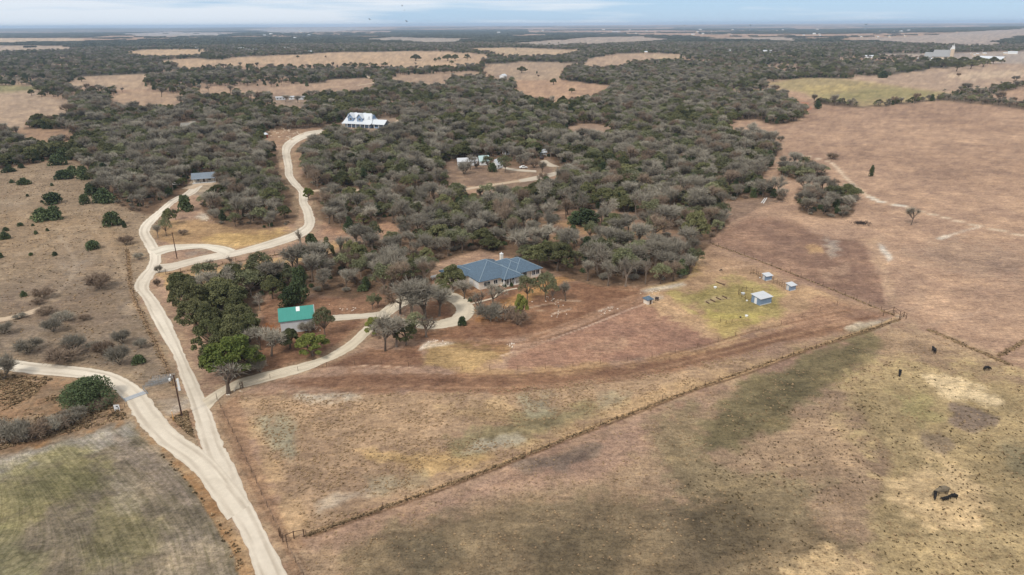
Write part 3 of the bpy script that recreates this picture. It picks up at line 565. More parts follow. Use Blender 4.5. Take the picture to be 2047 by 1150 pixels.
fl = fl * (1 - farf) + np.array([100, 94, 82]) * farf
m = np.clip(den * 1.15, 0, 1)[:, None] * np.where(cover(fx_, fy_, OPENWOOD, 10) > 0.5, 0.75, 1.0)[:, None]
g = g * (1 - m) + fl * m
ow = cover(fx_, fy_, OPENWOOD, 14)[:, None] * np.clip((n_mid - 0.45) * 6, 0, 1); g = g * (1 - 0.6 * ow) + np.array([172, 136, 98]) * 0.6 * ow
for pts, w, c, s in LINES:
    P = smooth([G(*p) for p in pts], 5); d = linedist(Xw * .4 + GX * .6, Yw * .4 + GY * .6, P, w * 2 + 2)
    pxs = np.hypot(GX, GY) * 0.0011
    m = np.clip((w / 2 + pxs - d) / (pxs * 1.4 + 0.15 * w), 0, 1) * np.clip(s * np.clip(0.75 + (n_sm[:, 0] - 0.35) * 1.3, 0, 1), 0, 1)
    g = g * (1 - m[:, None]) + np.array(c) * m[:, None]
m = np.clip(1 - (rd - 0.2) / 1.6, 0, 1) * 0.55 * np.clip(n_sm[:, 0] * 2 - 0.3, 0, 1); g = g * (1 - m[:, None]) + np.array([178, 156, 128]) * m[:, None]
g = np.clip(g, 20, 240)
crop = cover(px, py, FIELDS[11][3], 3)
pasture = cover(px, py, [(585, 1100), (1000, 940), (1420, 780), (1800, 645), (1990, 716), (2600, 1000), (2600, 2000), (585, 2000)], 12)
croprow = linedist(GX, GY, [G(*p) for p in ((520, 1500), (505, 1165), (455, 1030), (400, 955), (330, 890), (264, 838))], 300)
# where the rows swing round the headland
rr = np.hypot(GX - G(-150, 1500)[0], GY - G(-150, 1500)[1]); kk = np.clip((croprow - 18) / 14, 0, 1)
croprow = croprow * (1 - kk) + rr * kk
idx = np.arange(nr * na).reshape(nr, na); a = idx[:-1]; b = idx[1:]
F = np.stack([a, np.roll(a, -1, 1), np.roll(b, -1, 1), b], -1).reshape(-1, 4)
# ground material
gm = bpy.data.materials.new('ground'); gm.use_nodes = True; nt = gm.node_tree; b_ = nt.nodes['Principled BSDF']
b_.inputs['Roughness'].default_value = 0.95; b_.inputs['Specular IOR Level'].default_value = 0.1
at = N(nt, 'ShaderNodeAttribute', attribute_name='col'); tc = N(nt, 'ShaderNodeTexCoord')
def gn(scale, detail, rough=0.6, sx=1, sy=1, dist=0):
    mp = N(nt, 'ShaderNodeMapping'); mp.inputs['Scale'].default_value = (sx, sy, 1); nt.links.new(tc.outputs['Object'], mp.inputs[0])
    n = N(nt, 'ShaderNodeTexNoise', i_Scale=scale, i_Detail=detail, i_Roughness=rough, i_Distortion=dist); nt.links.new(mp.outputs[0], n.inputs['Vector']); return n.outputs[0]
n1 = gn(1.1, 6, 0.75); n2 = gn(0.16, 5, 0.65, 0.6, 1.0, 0.6); n3 = gn(3.2, 3, 0.6)
f1 = ramp(nt, n1, (0.34, 0.64), (0.5, 1.0), (0.66, 1.30)); f2 = ramp(nt, n2, (0.35, 0.88), (0.65, 1.11))
n6 = gn(0.42, 6, 0.8, 0.7, 1.2); f6 = ramp(nt, n6, (0.36, (0.76, 0.75, 0.74)), (0.5, (1.0, 1.0, 1.0)), (0.64, (1.20, 1.17, 1.10)))
c = mixc(nt, 1.0, at.outputs['Color'], f1, 'MULTIPLY'); c = mixc(nt, 1.0, c, f2, 'MULTIPLY'); c = mixc(nt, 0.85, c, mixc(nt, 1.0, c, f6, 'MULTIPLY'))
ap = N(nt, 'ShaderNodeAttribute', attribute_name='pasture')
f3 = ramp(nt, n3, (0.36, 0.62), (0.48, 1.0), (0.62, 1.0), (0.74, 1.2)); c = mixc(nt, mathn(nt, 'MAXIMUM', ap.outputs['Fac'], 0.65), c, mixc(nt, 1.0, c, f3, 'MULTIPLY'))
n5 = gn(0.55, 4, 0.7, 0.35, 1.3, 1.2); f5 = ramp(nt, n5, (0.36, (0.80, 0.79, 0.78)), (0.5, (1.0, 1.0, 1.0)), (0.66, (1.15, 1.13, 1.08))); c = mixc(nt, 0.8, c, mixc(nt, 1.0, c, f5, 'MULTIPLY'))
ac = N(nt, 'ShaderNodeAttribute', attribute_name='crop'); ar = N(nt, 'ShaderNodeAttribute', attribute_name='croprow')
sx = N(nt, 'ShaderNodeSeparateXYZ'); nt.links.new(tc.outputs['Object'], sx.inputs[0]); cx = N(nt, 'ShaderNodeCombineXYZ')
nt.links.new(mathn(nt, 'MULTIPLY', ar.outputs['Fac'], 2.1), cx.inputs[0]); nt.links.new(mathn(nt, 'MULTIPLY', sx.outputs[1], 0.10), cx.inputs[1]); nt.links.new(mathn(nt, 'MULTIPLY', sx.outputs[0], 0.10), cx.inputs[2])
sn = N(nt, 'ShaderNodeTexNoise', i_Scale=1.0, i_Detail=3, i_Roughness=0.6); nt.links.new(cx.outputs[0], sn.inputs['Vector'])
w = mathn(nt, 'ADD', mathn(nt, 'MULTIPLY', sn.outputs[0], 0.55), mathn(nt, 'MULTIPLY', gn(1.3, 4, 0.75), 0.5))
fr = ramp(nt, w, (0.42, (0.75, 0.76, 0.68)), (0.60, (1.20, 1.18, 1.18))); c = mixc(nt, ac.outputs['Fac'], c, mixc(nt, 1.0, c, fr, 'MULTIPLY'))
nt.links.new(c, b_.inputs['Base Color'])
bp = N(nt, 'ShaderNodeBump', i_Strength=0.5, i_Distance=0.15); nt.links.new(n1, bp.inputs['Height']); nt.links.new(bp.outputs[0], b_.inputs['Normal'])
gme = npmesh('ground', np.stack([GX, GY, GZ], 1), F, [gm])
ALB = 0.86
vcol(gme, 'col', lin(g) * ALB); vfloat(gme, 'crop', crop); vfloat(gme, 'croprow', croprow); vfloat(gme, 'pasture', pasture * (1 - crop))
ground = tag(link('ground', gme), 'dry winter pasture, bare earth and a greening crop field', None, None, 'structure')
del A, Rr, Xw, Yw, px, py, n_big, n_mid, n_sm

# ------------------------------------------------------------------ road sheets
rm = bpy.data.materials.new('gravel'); rm.use_nodes = True; nt = rm.node_tree; b_ = nt.nodes['Principled BSDF']; b_.inputs['Roughness'].default_value = 0.95
b_.inputs['Specular IOR Level'].default_value = 0.1
at = N(nt, 'ShaderNodeAttribute', attribute_name='col'); tc = N(nt, 'ShaderNodeTexCoord')
n1 = N(nt, 'ShaderNodeTexNoise', i_Scale=0.8, i_Detail=6, i_Roughness=0.7); nt.links.new(tc.outputs['Object'], n1.inputs['Vector'])
nt.links.new(mixc(nt, 1.0, at.outputs['Color'], ramp(nt, n1.outputs[0], (0.3, 0.92), (0.7, 1.06)), 'MULTIPLY'), b_.inputs['Base Color'])
def road(name, Lp, Rp, z, label, base=(240, 228, 209), rut=(196, 182, 163), jit=0.55):
    A_ = smooth([G(*p) for p in Lp], 14); B_ = smooth([G(*p) for p in Rp], 14); n = len(A_)
    ts = [0, .07, .18, .27, .36, .5, .64, .73, .82, .93, 1]; V = []; Cc = []
    s = 0
    for i in range(n):
        if i: s += (A_[i] - A_[i - 1]).length
        w = (A_[i] - B_[i]).length
        for j, t in enumerate(ts):
            tt = t
            if j in (0, 10):
                e = (random.random() - 0.35) * jit / max(w, 1) * (1 + 0.004 * A_[i].length); e = (fbm(np.array([s * .9 + j * 50]), np.array([1.0]), 1.4, 4, 21)[0] - .4) * 1.7 * jit / max(w, 1); tt = t + (-e if j == 0 else e)
            p = A_[i].lerp(B_[i], tt); p.z = z; V.append(p)
            nn = fbm(np.array([p.x]), np.array([p.y]), 5, 3, 8)[0]
            n2 = fbm(np.array([s * .5 + j * 3.0]), np.array([j * 7.0]), 3, 2, 4)[0]; k = (0.8 if j in (2, 3, 7, 8) else 0.15) * (n2 * 1.5 - .2) + (0.3 if j in (0, 10) else 0)
            st = np.clip(fbm(np.array([p.x]), np.array([p.y]), 22, 2, 28)[0] * 3 - 1.2, 0, .7); k = k + st * .5
            cc = np.array(rut) * min(k, 1) + np.array(base) * (1 - min(k, 1)) + (nn - .5) * 16
            Cc.append(cc)
    m = len(ts); F = [(i * m + j, i * m + j + 1, (i + 1) * m + j + 1, (i + 1) * m + j) for i in range(n - 1) for j in range(m - 1)]
    F = [f[::-1] for f in F]
    me = npmesh(name, [tuple(v) for v in V], F, [rm]); vcol(me, 'col', lin(np.clip(Cc, 0, 250)) * 0.86)
    return tag(link(name, me), label, None, None, 'structure')
road('gravel_road', *ROADS['main'], 0.030, 'pale gravel road running up from the bottom edge past the oak grove')
road('gravel_road', *ROADS['west'], 0.034, 'pale gravel road curving in from the left over the cattle guard', base=(243, 231, 211))
road('driveway', *ROADS['drive'], 0.038, 'gravel driveway to the grey-roofed house', base=(228, 214, 190), rut=(202, 186, 162))
road('driveway', *ROADS['loop'], 0.042, 'gravel turning loop before the grey-roofed house', base=(226, 212, 188), rut=(204, 190, 168))
road('driveway', *ROADS['barnspur'], 0.046, 'short gravel spur to the green-roofed barn', base=(216, 204, 184))
road('gravel_road', *ROADS['north'], 0.050, 'gravel road climbing to the big white house', base=(228, 216, 197))
road('gravel_road', *ROADS['turn'], 0.054, 'pale gravel turnaround behind the utility pole', base=(232, 222, 203))
road('driveway', *ROADS['ranch'], 0.058, 'gravel drive of the white bungalow in the woods', base=(204, 190, 170))
road('driveway', *ROADS['ranchspur'], 0.062, 'short drive in front of the white bungalow', base=(204, 190, 170))
def strip(pts, w):
    P = smooth([G(*p) for p in pts], 3); a = []; b = []
    for i, p in enumerate(P):
        d = (P[min(i + 1, len(P) - 1)] - P[max(i - 1, 0)]); d.z = 0; d.normalize(); nrm = Vector((-d.y, d.x, 0)) * w / 2
        a.append(p + nrm); b.append(p - nrm)
    return a, b
_G = G
def road_c(name, pts, w, z, label, **k):
    a, b = strip(pts, w)
    global G
    G = lambda x, y, z=0: Vector((x, y, 0))
    o = road(name, [(p.x, p.y) for p in a], [(p.x, p.y) for p in b], z, label, **k); G = _G; return o
for i, (p, w) in enumerate(FARROADS):
    road_c('dirt_track', p, w, 0.066 + 0.004 * i, ['dirt road curving into the far woods', 'dirt track crossing the middle of the woods', 'pale dirt track at the left edge', 'bare yard beside the big white house', 'bare yard below the tin-roofed cabin'][i], base=(206, 184, 158), rut=(188, 164, 138))
road_c('footpath', [(936, 609), (950, 606), (970, 601), (987, 596), (996, 589), (1004, 584), (1016, 580), (1034, 577)], 0.9, 0.09, 'curved concrete footpath to the front door', base=(214, 198, 176), rut=(210, 194, 172), jit=0.05)

# ------------------------------------------------------------------ trees
class TB:
    """numpy soup of leaf quads"""
    def __init__(s, seed): s.r = np.random.default_rng(seed); s.V = []; s.n = 0
    def quads(s, P, size, up=0.0, asp=1.0):
        r = s.r; n = len(P); a = r.normal(size=(n, 3)); a[:, 2] *= (1 - up); a /= np.linalg.norm(a, axis=1)[:, None]
        b = np.cross(a, r.normal(size=(n, 3))); b /= np.linalg.norm(b, axis=1)[:, None]
        sz = size * r.uniform(0.6, 1.3, (n, 1)); a = a * sz * asp; b = b * sz
        s.V.append(np.stack([P - a - b * .3, P + b - a * .2, P + a + b * .2, P - b + a * .3], 1).reshape(-1, 3)); return s
    def blades(s, P, D, ln, wd):
        """thin twigs from P along D"""
        n = len(P); D = D / np.linalg.norm(D, axis=1)[:, None]; q = np.cross(D, s.r.normal(size=(n, 3))); q /= np.linalg.norm(q, axis=1)[:, None]
        l = ln * s.r.uniform(0.5, 1.2, (n, 1)); E = P + D * l
        s.V.append(np.stack([P - q * wd / 2, P + q * wd / 2, E + q * wd / 5, E - q * wd / 5], 1).reshape(-1, 3)); return s
    def mesh(s, name, m):
        V = np.concatenate(s.V); return npmesh(name, V, np.arange(len(V)).reshape(-1, 4), [m])
def shell(r, n, c, rad, lo=-0.5):
    """points on the upper skin of an ellipsoid clump"""
    d = r.normal(size=(n, 3)); d /= np.linalg.norm(d, axis=1)[:, None]; d[:, 2] = np.where(d[:, 2] < lo, -d[:, 2], d[:, 2])
    return np.array(c) + d * np.array(rad) * r.uniform(0.72, 1.08, (n, 1))
def limb(mb, a, b, r0, r1, bend=0.15, n=5, rnd=random):
    a = Vector(a); b = Vector(b); l = (b - a).length; m = (a + b) / 2 + Vector((rnd.uniform(-1, 1), rnd.uniform(-1, 1), rnd.uniform(-.2, .8))) * l * bend
    mb.tube(a, m, r0, (r0 + r1) / 2, n, False); mb.tube(m, b, (r0 + r1) / 2, r1, n, False); return m
def oak_proto(seed, wide=1.0, dens=1.0):
    """unit: 7 m tall live oak, returns crown mesh and trunk mesh"""
    t = TB(seed); r = t.r; rnd = random.Random(seed); mb = MB(); cl = []
    n = 30
    for i in range(n):
        a = i * 2.4 + rnd.uniform(-.5, .5); q = math.sqrt((i + .5) / n); R = 3.6 * q * wide * rnd.uniform(.85, 1.12)
        z = 5.7 - 2.6 * q * q + rnd.uniform(-.9, .5); rr = rnd.uniform(0.55, 1.25) * (1.15 - .3 * q)
        cl.append((R * math.cos(a), R * math.sin(a), z, rr))
    for i in range(5):
        a = rnd.uniform(0, 6.28); R = rnd.uniform(3.0, 4.2) * wide; cl.append((R * math.cos(a), R * math.sin(a), rnd.uniform(2.2, 3.4), rnd.uniform(.6, .95)))
    base = Vector((0, 0, 0)); top = Vector((rnd.uniform(-.3, .3), rnd.uniform(-.3, .3), 1.9)); mb.tube(base, top, .34, .25, 8)
    for x, y, z, rr in cl:
        t.quads(shell(r, int(300 * rr * rr * dens), (x, y, z), (rr, rr, rr * .72)), .145, .2)
        t.quads(shell(r, int(26 * rr * rr * dens), (x, y, z), (rr * .6, rr * .6, rr * .45)), .3)
        if rnd.random() < .6: limb(mb, top, (x * .9, y * .9, z - .2), .13, .04, rnd=rnd)
    return t.mesh('oak_crown', MT['oak']), mb
def bare_proto(seed, bush=False, tw='twig', spread=1.0, dense=1.0):
    t = TB(seed); rnd = random.Random(seed); mb = MB(); P = []; D = []
    def grow(p, d, l, r0, lev):
        q = p + d * l; mb.tube(p, q, r0, r0 * .62, 5 if lev < 2 else 3, False)
        if lev >= 1:
            for k in range(int((8 if lev < 3 else 13) * dense)):
                f = rnd.random(); P.append(p.lerp(q, f)); D.append(d + Vector((rnd.gauss(0, .7), rnd.gauss(0, .7), rnd.gauss(0.1, .6))))
        if lev < 3:
            for k in range((4, 4, 4)[lev] if not bush else 5):
                v = d + Vector((rnd.gauss(0, .5), rnd.gauss(0, .5), rnd.gauss(.22, .28))) * (1.0 * spread)
                v.normalize(); v.z = max(v.z, -.12 if lev > 1 else .2); grow(q if k else p.lerp(q, .7), v, l * rnd.uniform(.62, .88), r0 * .6, lev + 1)
    if bush:
        for k in range(5):
            a = k * 1.26 + rnd.random(); grow(Vector((0, 0, 0)), Vector((math.cos(a) * .8, math.sin(a) * .8, 1)).normalized(), 1.0, .05, 1)
    else: grow(Vector((0, 0, 0)), Vector((rnd.uniform(-.1, .1), rnd.uniform(-.1, .1), 1)).normalized(), 2.1, .2, 0)
    P = np.array([tuple(p) for p in P]); D = np.array([tuple(d) for d in D])
    if len(P) > 3200: k = t.r.permutation(len(P))[:3200]; P = P[k]; D = D[k]
    t.blades(P, D, 1.15 if not bush else .6, .056 if not bush else .06)
    k = t.r.permutation(len(P))[:len(P) // 2]; E = P[k] + D[k] / np.linalg.norm(D[k], axis=1)[:, None] * .5
    t.blades(E, D[k] + t.r.normal(size=(len(k), 3)) * .6, .6, .05)
    return t.mesh('bare_crown', MT[tw]), mb
def jun_proto(seed, tall=1.0, bush=False, lf=1.0, mu=1.0):
    t = TB(seed); r = t.r; rnd = random.Random(seed); mb = MB(); mb.tube((0, 0, 0), (0, 0, 2.2), .18, .1, 6)
    n = 15 if not bush else 10
    for i in range(n):
        f = i / n; z = (.7 + 4.6 * f) if not bush else (.5 + 2.1 * f); R = (2.1 * (1 - f) ** .6 + .15) if not bush else (1.9 * (1 - f) ** .5)
        a = i * 2.4 + rnd.uniform(-.4, .4); q = R * rnd.uniform(.45, .95); rr = rnd.uniform(.5, 1.2) * (1.1 - .45 * f)
        t.quads(shell(r, int(150 * mu * rr * rr), (q * math.cos(a), q * math.sin(a), z), (rr, rr, rr * 1.05), -.9), .17 * lf, 0)
        a += 3.1; q = R * rnd.uniform(.3, .6); t.quads(shell(r, int(90 * mu * rr * rr), (q * math.cos(a), q * math.sin(a), z), (rr, rr, rr), -.9), .2 * lf, 0)
    return t.mesh('juniper_crown', MT['jun']), mb
def scrub_proto(seed):
    t = TB(seed); r = t.r; rnd = random.Random(seed); mb = MB(); top = Vector((0, 0, 1.8)); mb.tube((0, 0, 0), top, .2, .14, 6)
    for i in range(16):
        a = i * 2.4 + rnd.uniform(-.5, .5); q = math.sqrt((i + .5) / 16); R = 2.9 * q; z = 5.6 - 2.0 * q * q + rnd.uniform(-.9, .7); rr = rnd.uniform(.7, 1.2)
        c = (R * math.cos(a), R * math.sin(a), z)
        t.quads(shell(r, int(90 * rr * rr), c, (rr, rr, rr * .8)), .17)
        limb(mb, top, c, .1, .03, rnd=rnd)
        P = shell(r, 40, c, (rr * .8, rr * .8, rr * .7)); t.blades(P, P - np.array([0, 0, 2.0]), .8, .05)
    return t.mesh('scrub_crown', MT['scrub']), mb
def mesh_of(mb, name, m):
    me = bpy.data.meshes.new(name); me.from_pydata(mb.V, [], mb.F); me.update(); me.materials.append(m); return me
PROTO = {}
def reg(key, pair): PROTO[key] = (pair[0], mesh_of(pair[1], 'trunk', MT['bark']))
for i in range(5): reg('oak%d' % i, oak_proto(100 + i, (1, 1.15, .9, 1.05, 1.25)[i], (1, .9, 1, .75, 1)[i]))
for i in range(6): reg('bare%d' % i, bare_proto(200 + i, spread=(1, 1.2, .85, 1.1, 1, .95)[i], tw='twig' if i != 4 else 'twigb', dense=(1, .9, 1, .8, 1, 1.1)[i]))
for i in range(3): reg('jun%d' % i, jun_proto(300 + i))
for i in range(3): reg('scrub%d' % i, scrub_proto(400 + i))
for i in range(3): reg('bush%d' % i, bare_proto(500 + i, bush=True, tw=('twig', 'twigb', 'twig')[i]))
for i in range(3): reg('jb%d' % i, jun_proto(600 + i, bush=True))
reg('jb9', jun_proto(640, bush=True, lf=.36, mu=5.0)); _p = oak_proto(150, .95, 1.1); _p[0].materials[0] = MT['oakb']; reg('oakb0', _p)
_p = bare_proto(700, dense=1.0, spread=.9); _p[0].materials[0] = MT['rust']; reg('rust0', _p)
_p = bare_proto(710, dense=.22, spread=.9, tw='twig'); reg('sparse0', _p)
HT0 = {'oak': 6.9, 'bare': 8.6, 'jun': 6.2, 'scrub': 7.4, 'bush': 2.6, 'jb': 3.3, 'oakb': 6.9, 'rust': 7.4, 'sparse': 7.2}
WD0 = {'oak': 8.6, 'bare': 8.2, 'jun': 4.6, 'scrub': 8.0, 'bush': 4.6, 'jb': 4.8, 'oakb': 8.6, 'rust': 7.0, 'sparse': 7.0}
HT = {}; WD = {}
for _k, _v in list(PROTO.items()):
    _c = np.empty(len(_v[0].vertices) * 3, np.float32); _v[0].vertices.foreach_get('co', _c); _c = _c.reshape(-1, 3)
    HT[_k] = float(np.percentile(_c[:, 2], 99)); WD[_k] = float(2 * np.percentile(np.hypot(_c[:, 0], _c[:, 1]), 95))
print({k: (round(HT[k], 1), round(WD[k], 1)) for k in HT})
KNAME = {'oak': 'evergreen_oak_tree', 'bare': 'bare_tree', 'jun': 'juniper_tree', 'scrub': 'scrub_tree', 'bush': 'bare_bush', 'jb': 'juniper_bush', 'oakb': 'evergreen_oak_tree', 'rust': 'rust_leaved_tree', 'sparse': 'bare_tree'}
def kindof(v): return v.rstrip('0123456789')
import re as _re
def kd(v): return _re.sub(r'[0-9]', '', v)
FIRST = {}
def tree(v, X, Y, h, w, label, group=None, rz=None, name=None, z=0):
    """one tree of its own: crown + trunk under an Empty at its foot; h, w in metres"""
    k = kd(v); e = empty(name or KNAME[k], (X, Y, z), random.random() * 6.28 if rz is None else rz, label, 'bush' if k in ('bush', 'jb') else 'tree', group)
    e.scale = (w / WD[v], w / WD[v], h / HT[v])
    c = link('crown', PROTO[v][0], e); t = link('trunk' if k not in ('bush', 'jb') else 'stems', PROTO[v][1], e)
    if v not in FIRST: FIRST[v] = (c, t)
    return e
HAND = []     # hand placed: (base x, base y, height px, width px, proto, label[, name])
def H(x, y, hp, wp, v, label, name=None): HAND.append((x, y, hp, wp, v, label, name))
# by the near roads and the barn
H(457, 787, 58, 100, 'sparse0', 'leafless spreading tree beside the mouth of the driveway')
H(470, 752, 76, 104, 'oakb0', 'bright yellow-green oak at the near end of the oak grove')
H(442, 742, 66, 84, 'oak1', 'green oak at the road side of the oak grove behind the bare gateway tree')
H(430, 708, 66, 74, 'oak4', 'widest dark oak of the grove against the gravel road')
H(466, 700, 66, 66, 'oak0', 'full olive-green oak in the middle of the grove')
H(500, 684, 52, 52, 'oak2', 'oak on the barn side of the grove')
H(396, 662, 60, 70, 'oak3', 'thin-leaved oak leaning to the gravel road')
H(378, 612, 48, 62, 'oak1', 'small oak at the far corner of the grove')
H(625, 711, 42, 64, 'oakb0', 'small yellow-green oak standing before the barn')
H(580, 698, 38, 44, 'oak2', 'small round green oak at the left front of the barn')
H(650, 672, 54, 44, 'scrub0', 'slim oak at the right corner of the barn')
H(614, 666, 22, 30, 'bush0', 'dark bare bush against the barn wall')
H(543, 712, 52, 50, 'bare0', 'grey leafless tree left of the barn')
H(520, 700, 46, 50, 'bare2', 'grey leafless tree between the grove and the barn')
H(520, 745, 30, 34, 'bush0', 'low bare bush at the edge of the oak grove')
H(550, 690, 40, 40, 'rust0', 'small tree with rust-red twigs left of the barn')
H(545, 598, 44, 40, 'oak0', 'dark oak just behind the barn roof')
H(600, 604, 64, 40, 'jun1', 'tall dark juniper behind the barn')
H(578, 612, 34, 40, 'jun0', 'low dark juniper at the back of the barn')
H(520, 622, 36, 26, 'sparse0', 'small pale leafless tree in the clearing left of the barn')
H(418, 668, 58, 64, 'oak1', 'rounded dark oak behind the widest one of the grove')
H(500, 742, 50, 60, 'oak3', 'lower oak right of the bright one in the grove')
H(473, 635, 42, 44, 'oak3', 'oak with a clear trunk at the inner edge of the grove')
H(745, 619, 30, 26, 'scrub1', 'small round grey-green tree beside the driveway fork')
H(756, 616, 26, 20, 'scrub2', 'smaller of the two grey-green trees beside the driveway fork')
H(770, 702, 69, 85, 'bare1', 'bare multi-stemmed tree at the inner bend of the driveway')
H(792, 694, 62, 78, 'bare3', 'bare tree between the driveway and the turning loop')
H(752, 672, 36, 44, 'oakb0', 'small green tree leaning over the driveway bend')
H(812, 690, 44, 50, 'oak3', 'green oak below the turning loop')
H(852, 674, 46, 55, 'sparse0', 'pale leafless tree in front of the turning loop')
H(830, 668, 40, 44, 'scrub0', 'grey-green tree at the near side of the turning loop')
H(822, 640, 74, 100, 'bare5', 'bare tree in the middle of the turning loop')
H(850, 638, 62, 96, 'bare2', 'brown bare tree inside the turning loop')
H(878, 632, 51, 59, 'bare0', 'leafless tree at the right side inside the turning loop')
H(800, 628, 56, 78, 'bare4', 'brown leafless tree at the left side inside the turning loop')
H(885, 606, 40, 36, 'oak2', 'small green oak inside the turning loop')
H(905, 584, 50, 56, 'oak0', 'green oak at the left end of the grey-roofed house')
H(928, 598, 34, 40, 'bare2', 'dark leafless tree by the left wing of the grey-roofed house')
H(924, 651, 17, 16, 'jb0', 'single round juniper bush beside the turning loop')
H(940, 603, 8, 9, 'jb1', 'tiny clipped bush at the start of the footpath')
H(960, 628, 44, 44, 'sparse0', 'small leafless tree beside the footpath')
H(987, 612, 40, 48, 'bare3', 'leafless tree on the lawn before the front wall')
H(1042, 643, 52, 28, 'oakb0', 'narrow olive tree in the front garden')
H(1054, 602, 50, 40, 'scrub1', 'crooked dark-stemmed tree before the porch')
H(1090, 600, 52, 44, 'scrub2', 'crooked grey-green tree right of the porch')
H(1104, 604, 40, 30, 'scrub0', 'smaller crooked tree right of the porch')
H(1010, 640, 34, 54, 'sparse0', 'thin leafless tree in the middle of the front garden')
H(980, 640, 30, 61, 'bush2', 'grey brush clump nearest the turning loop in the front garden')
H(1034, 650, 28, 46, 'bush1', 'brown brush clump at the bottom of the front garden')
H(1130, 602, 34, 32, 'bare5', 'thin leafless tree at the right of the front garden')
H(1115, 622, 14, 9, 'sparse0', 'little sapling right of the front garden')
for i, (x, y) in enumerate([(1008, 574), (1022, 572), (1068, 562), (1078, 560), (996, 579)]):
    H(x, y, 6, 9, 'jb%d' % (i % 3), ['low clipped shrub left of the porch', 'low clipped shrub under the porch', 'shrub under the middle windows', 'shrub under the right-hand windows', 'clipped shrub at the corner of the left wing'][i])
H(1114, 541, 52, 84, 'oak4', 'large dark oak at the right end of the grey-roofed house')
H(1078, 532, 40, 60, 'oak0', 'oak behind the right end of the grey-roofed house')
H(1175, 562, 38, 34, 'bare0', 'small dark leafless tree right of the house lawn')
H(1215, 572, 46, 42, 'bare2', 'leafless tree on the slope right of the house')
H(1250, 573, 54, 60, 'bare1', 'pale spreading leafless tree near the stone track')
H(1290, 568, 50, 28, 'sparse0', 'slim leafless tree at the edge of the paddock')
H(1342, 551, 22, 16, 'sparse0', 'tiny crooked leafless tree alone by the paddock')
H(1388, 490, 62, 50, 'oak2', 'bright green oak at the corner of the woods by the mauve paddock')
H(1172, 452, 30, 52, 'jun0', 'wide dark evergreen in the clearing behind the house')
H(1150, 447, 22, 30, 'jun2', 'smaller dark evergreen in the clearing behind the house')
# right-hand fields
H(1821, 450, 34, 32, 'bare3', 'lone leafless tree beside the pale field track')
H(1741, 353, 20, 10, 'jun0', 'lone thin juniper in the brown field')
H(1663, 318, 10, 26, 'bush1', 'low brush heap where the field track bends')
H(1712, 402, 24, 22, 'scrub1', 'olive tree at the right end of the round thicket')
H(1560, 283, 10, 14, 'bush0', 'low dark bush at the tip of the woods')
H(1634, 218, 14, 14, 'jun0', 'round juniper at the corner of the green field')
H(1636, 206, 8, 12, 'jun1', 'small juniper behind the round one at the green field corner')
H(1772, 213, 5, 8, 'bush0', 'tiny bush on the far edge of the brown field')
H(1765, 156, 12, 20, 'jun2', 'dark juniper at the edge of the pale field')
H(1916, 153, 6, 8, 'bush1', 'small dark bush alone in the pale field')
H(2030, 161, 8, 14, 'bush0', 'small dark bush at the right edge of the pale field')
for i, (x, y, w) in enumerate([(831, 122, 24), (878, 122, 10), (895, 122, 20), (910, 122, 16), (934, 121, 13), (1043, 146, 20), (870, 124, 8)]):
    H(x, y, 11 if w > 10 else 7, w, 'oak%d' % (i % 5), ['broad oak left in the long golden field', 'small oak in the golden field', 'oak in the middle of the golden field clump', 'oak right in the golden field clump', 'oak alone right of the golden field clump', 'round oak alone in the pasture', 'tiny oak left of the golden field clump'][i])
# scrub field on the left
for i, (x, y, h, w) in enumerate([(107, 407, 22, 38), (86, 440, 24, 42), (110, 438, 26, 36), (128, 358, 18, 34), (146, 350, 18, 26), (168, 358, 26, 30), (226, 451, 28, 36), (209, 405, 28, 44), (188, 388, 24, 36),
    (186, 498, 18, 27), (48, 369, 13, 26), (43, 336, 9, 15), (170, 408, 20, 20), (249, 455, 14, 10), (110, 511, 8, 12), (62, 511, 6, 9), (10, 478, 15, 22), (12, 462, 8, 12), (41, 452, 7, 12), (72, 468, 7, 9),
    (116, 330, 22, 34), (130, 318, 22, 30), (72, 325, 12, 14), (18, 344, 10, 26), (278, 727, 18, 27), (48, 593, 12, 13), (58, 872, 28, 26), (178, 803, 50, 114), (24, 366, 7, 10), (2, 515, 10, 12), (372, 422, 32, 30), (622, 487, 20, 28), (95, 462, 6, 8), (55, 393, 5, 7), (104, 372, 6, 8), (66, 452, 5, 6), (84, 405, 5, 6)]):
    H(x, y, h * .88, w * .9, 'jb%d' % (i % 3) if w < 60 else 'jb9', ['roundest dark juniper bush alone on the scrub slope', 'left half of the twin juniper clump', 'right half of the twin juniper clump', 'juniper bush below the upper pair on the slope', 'middle juniper of the rising row of three',
      'tallest juniper at the top of the rising row', 'loose yellowish juniper near the woods', 'dark juniper touching the bare thicket', 'reddish juniper beside the dark one at the thicket', 'small bright juniper low on the scrub slope', 'flat juniper bush high on the slope',
      'tiny juniper beneath the upper tree line', 'ragged dark juniper left of the thicket', 'thin upright juniper right of the loose yellowish one', 'tiny juniper in the middle of the lower slope', 'tiny juniper low at the left of the slope', 'juniper at the left edge halfway down',
      'small juniper above the left-edge one', 'small juniper right of the left-edge pair', 'tiny juniper below the twin clump', 'juniper at the tip of the upper tree line', 'rounded juniper against the upper tree line', 'small juniper below the tree line', 'juniper at the left edge near the top',
      'small bright juniper near the gravel road', 'small dark juniper by the pale dirt track', 'bright upright juniper in the roadside hedge', 'large spreading juniper between the two gravel roads', 'tiny juniper dot at the upper left', 'half-seen juniper low at the left edge',
      'dark juniper inside the bend below the cabin', 'green bush behind the roadside wire fence', 'speck of juniper below the twin clump', 'speck of juniper above the grey patch', 'speck of juniper left of the row of three', 'speck of juniper left of the twin clump', 'speck of juniper left of the round one'][i],
      'juniper_bush')
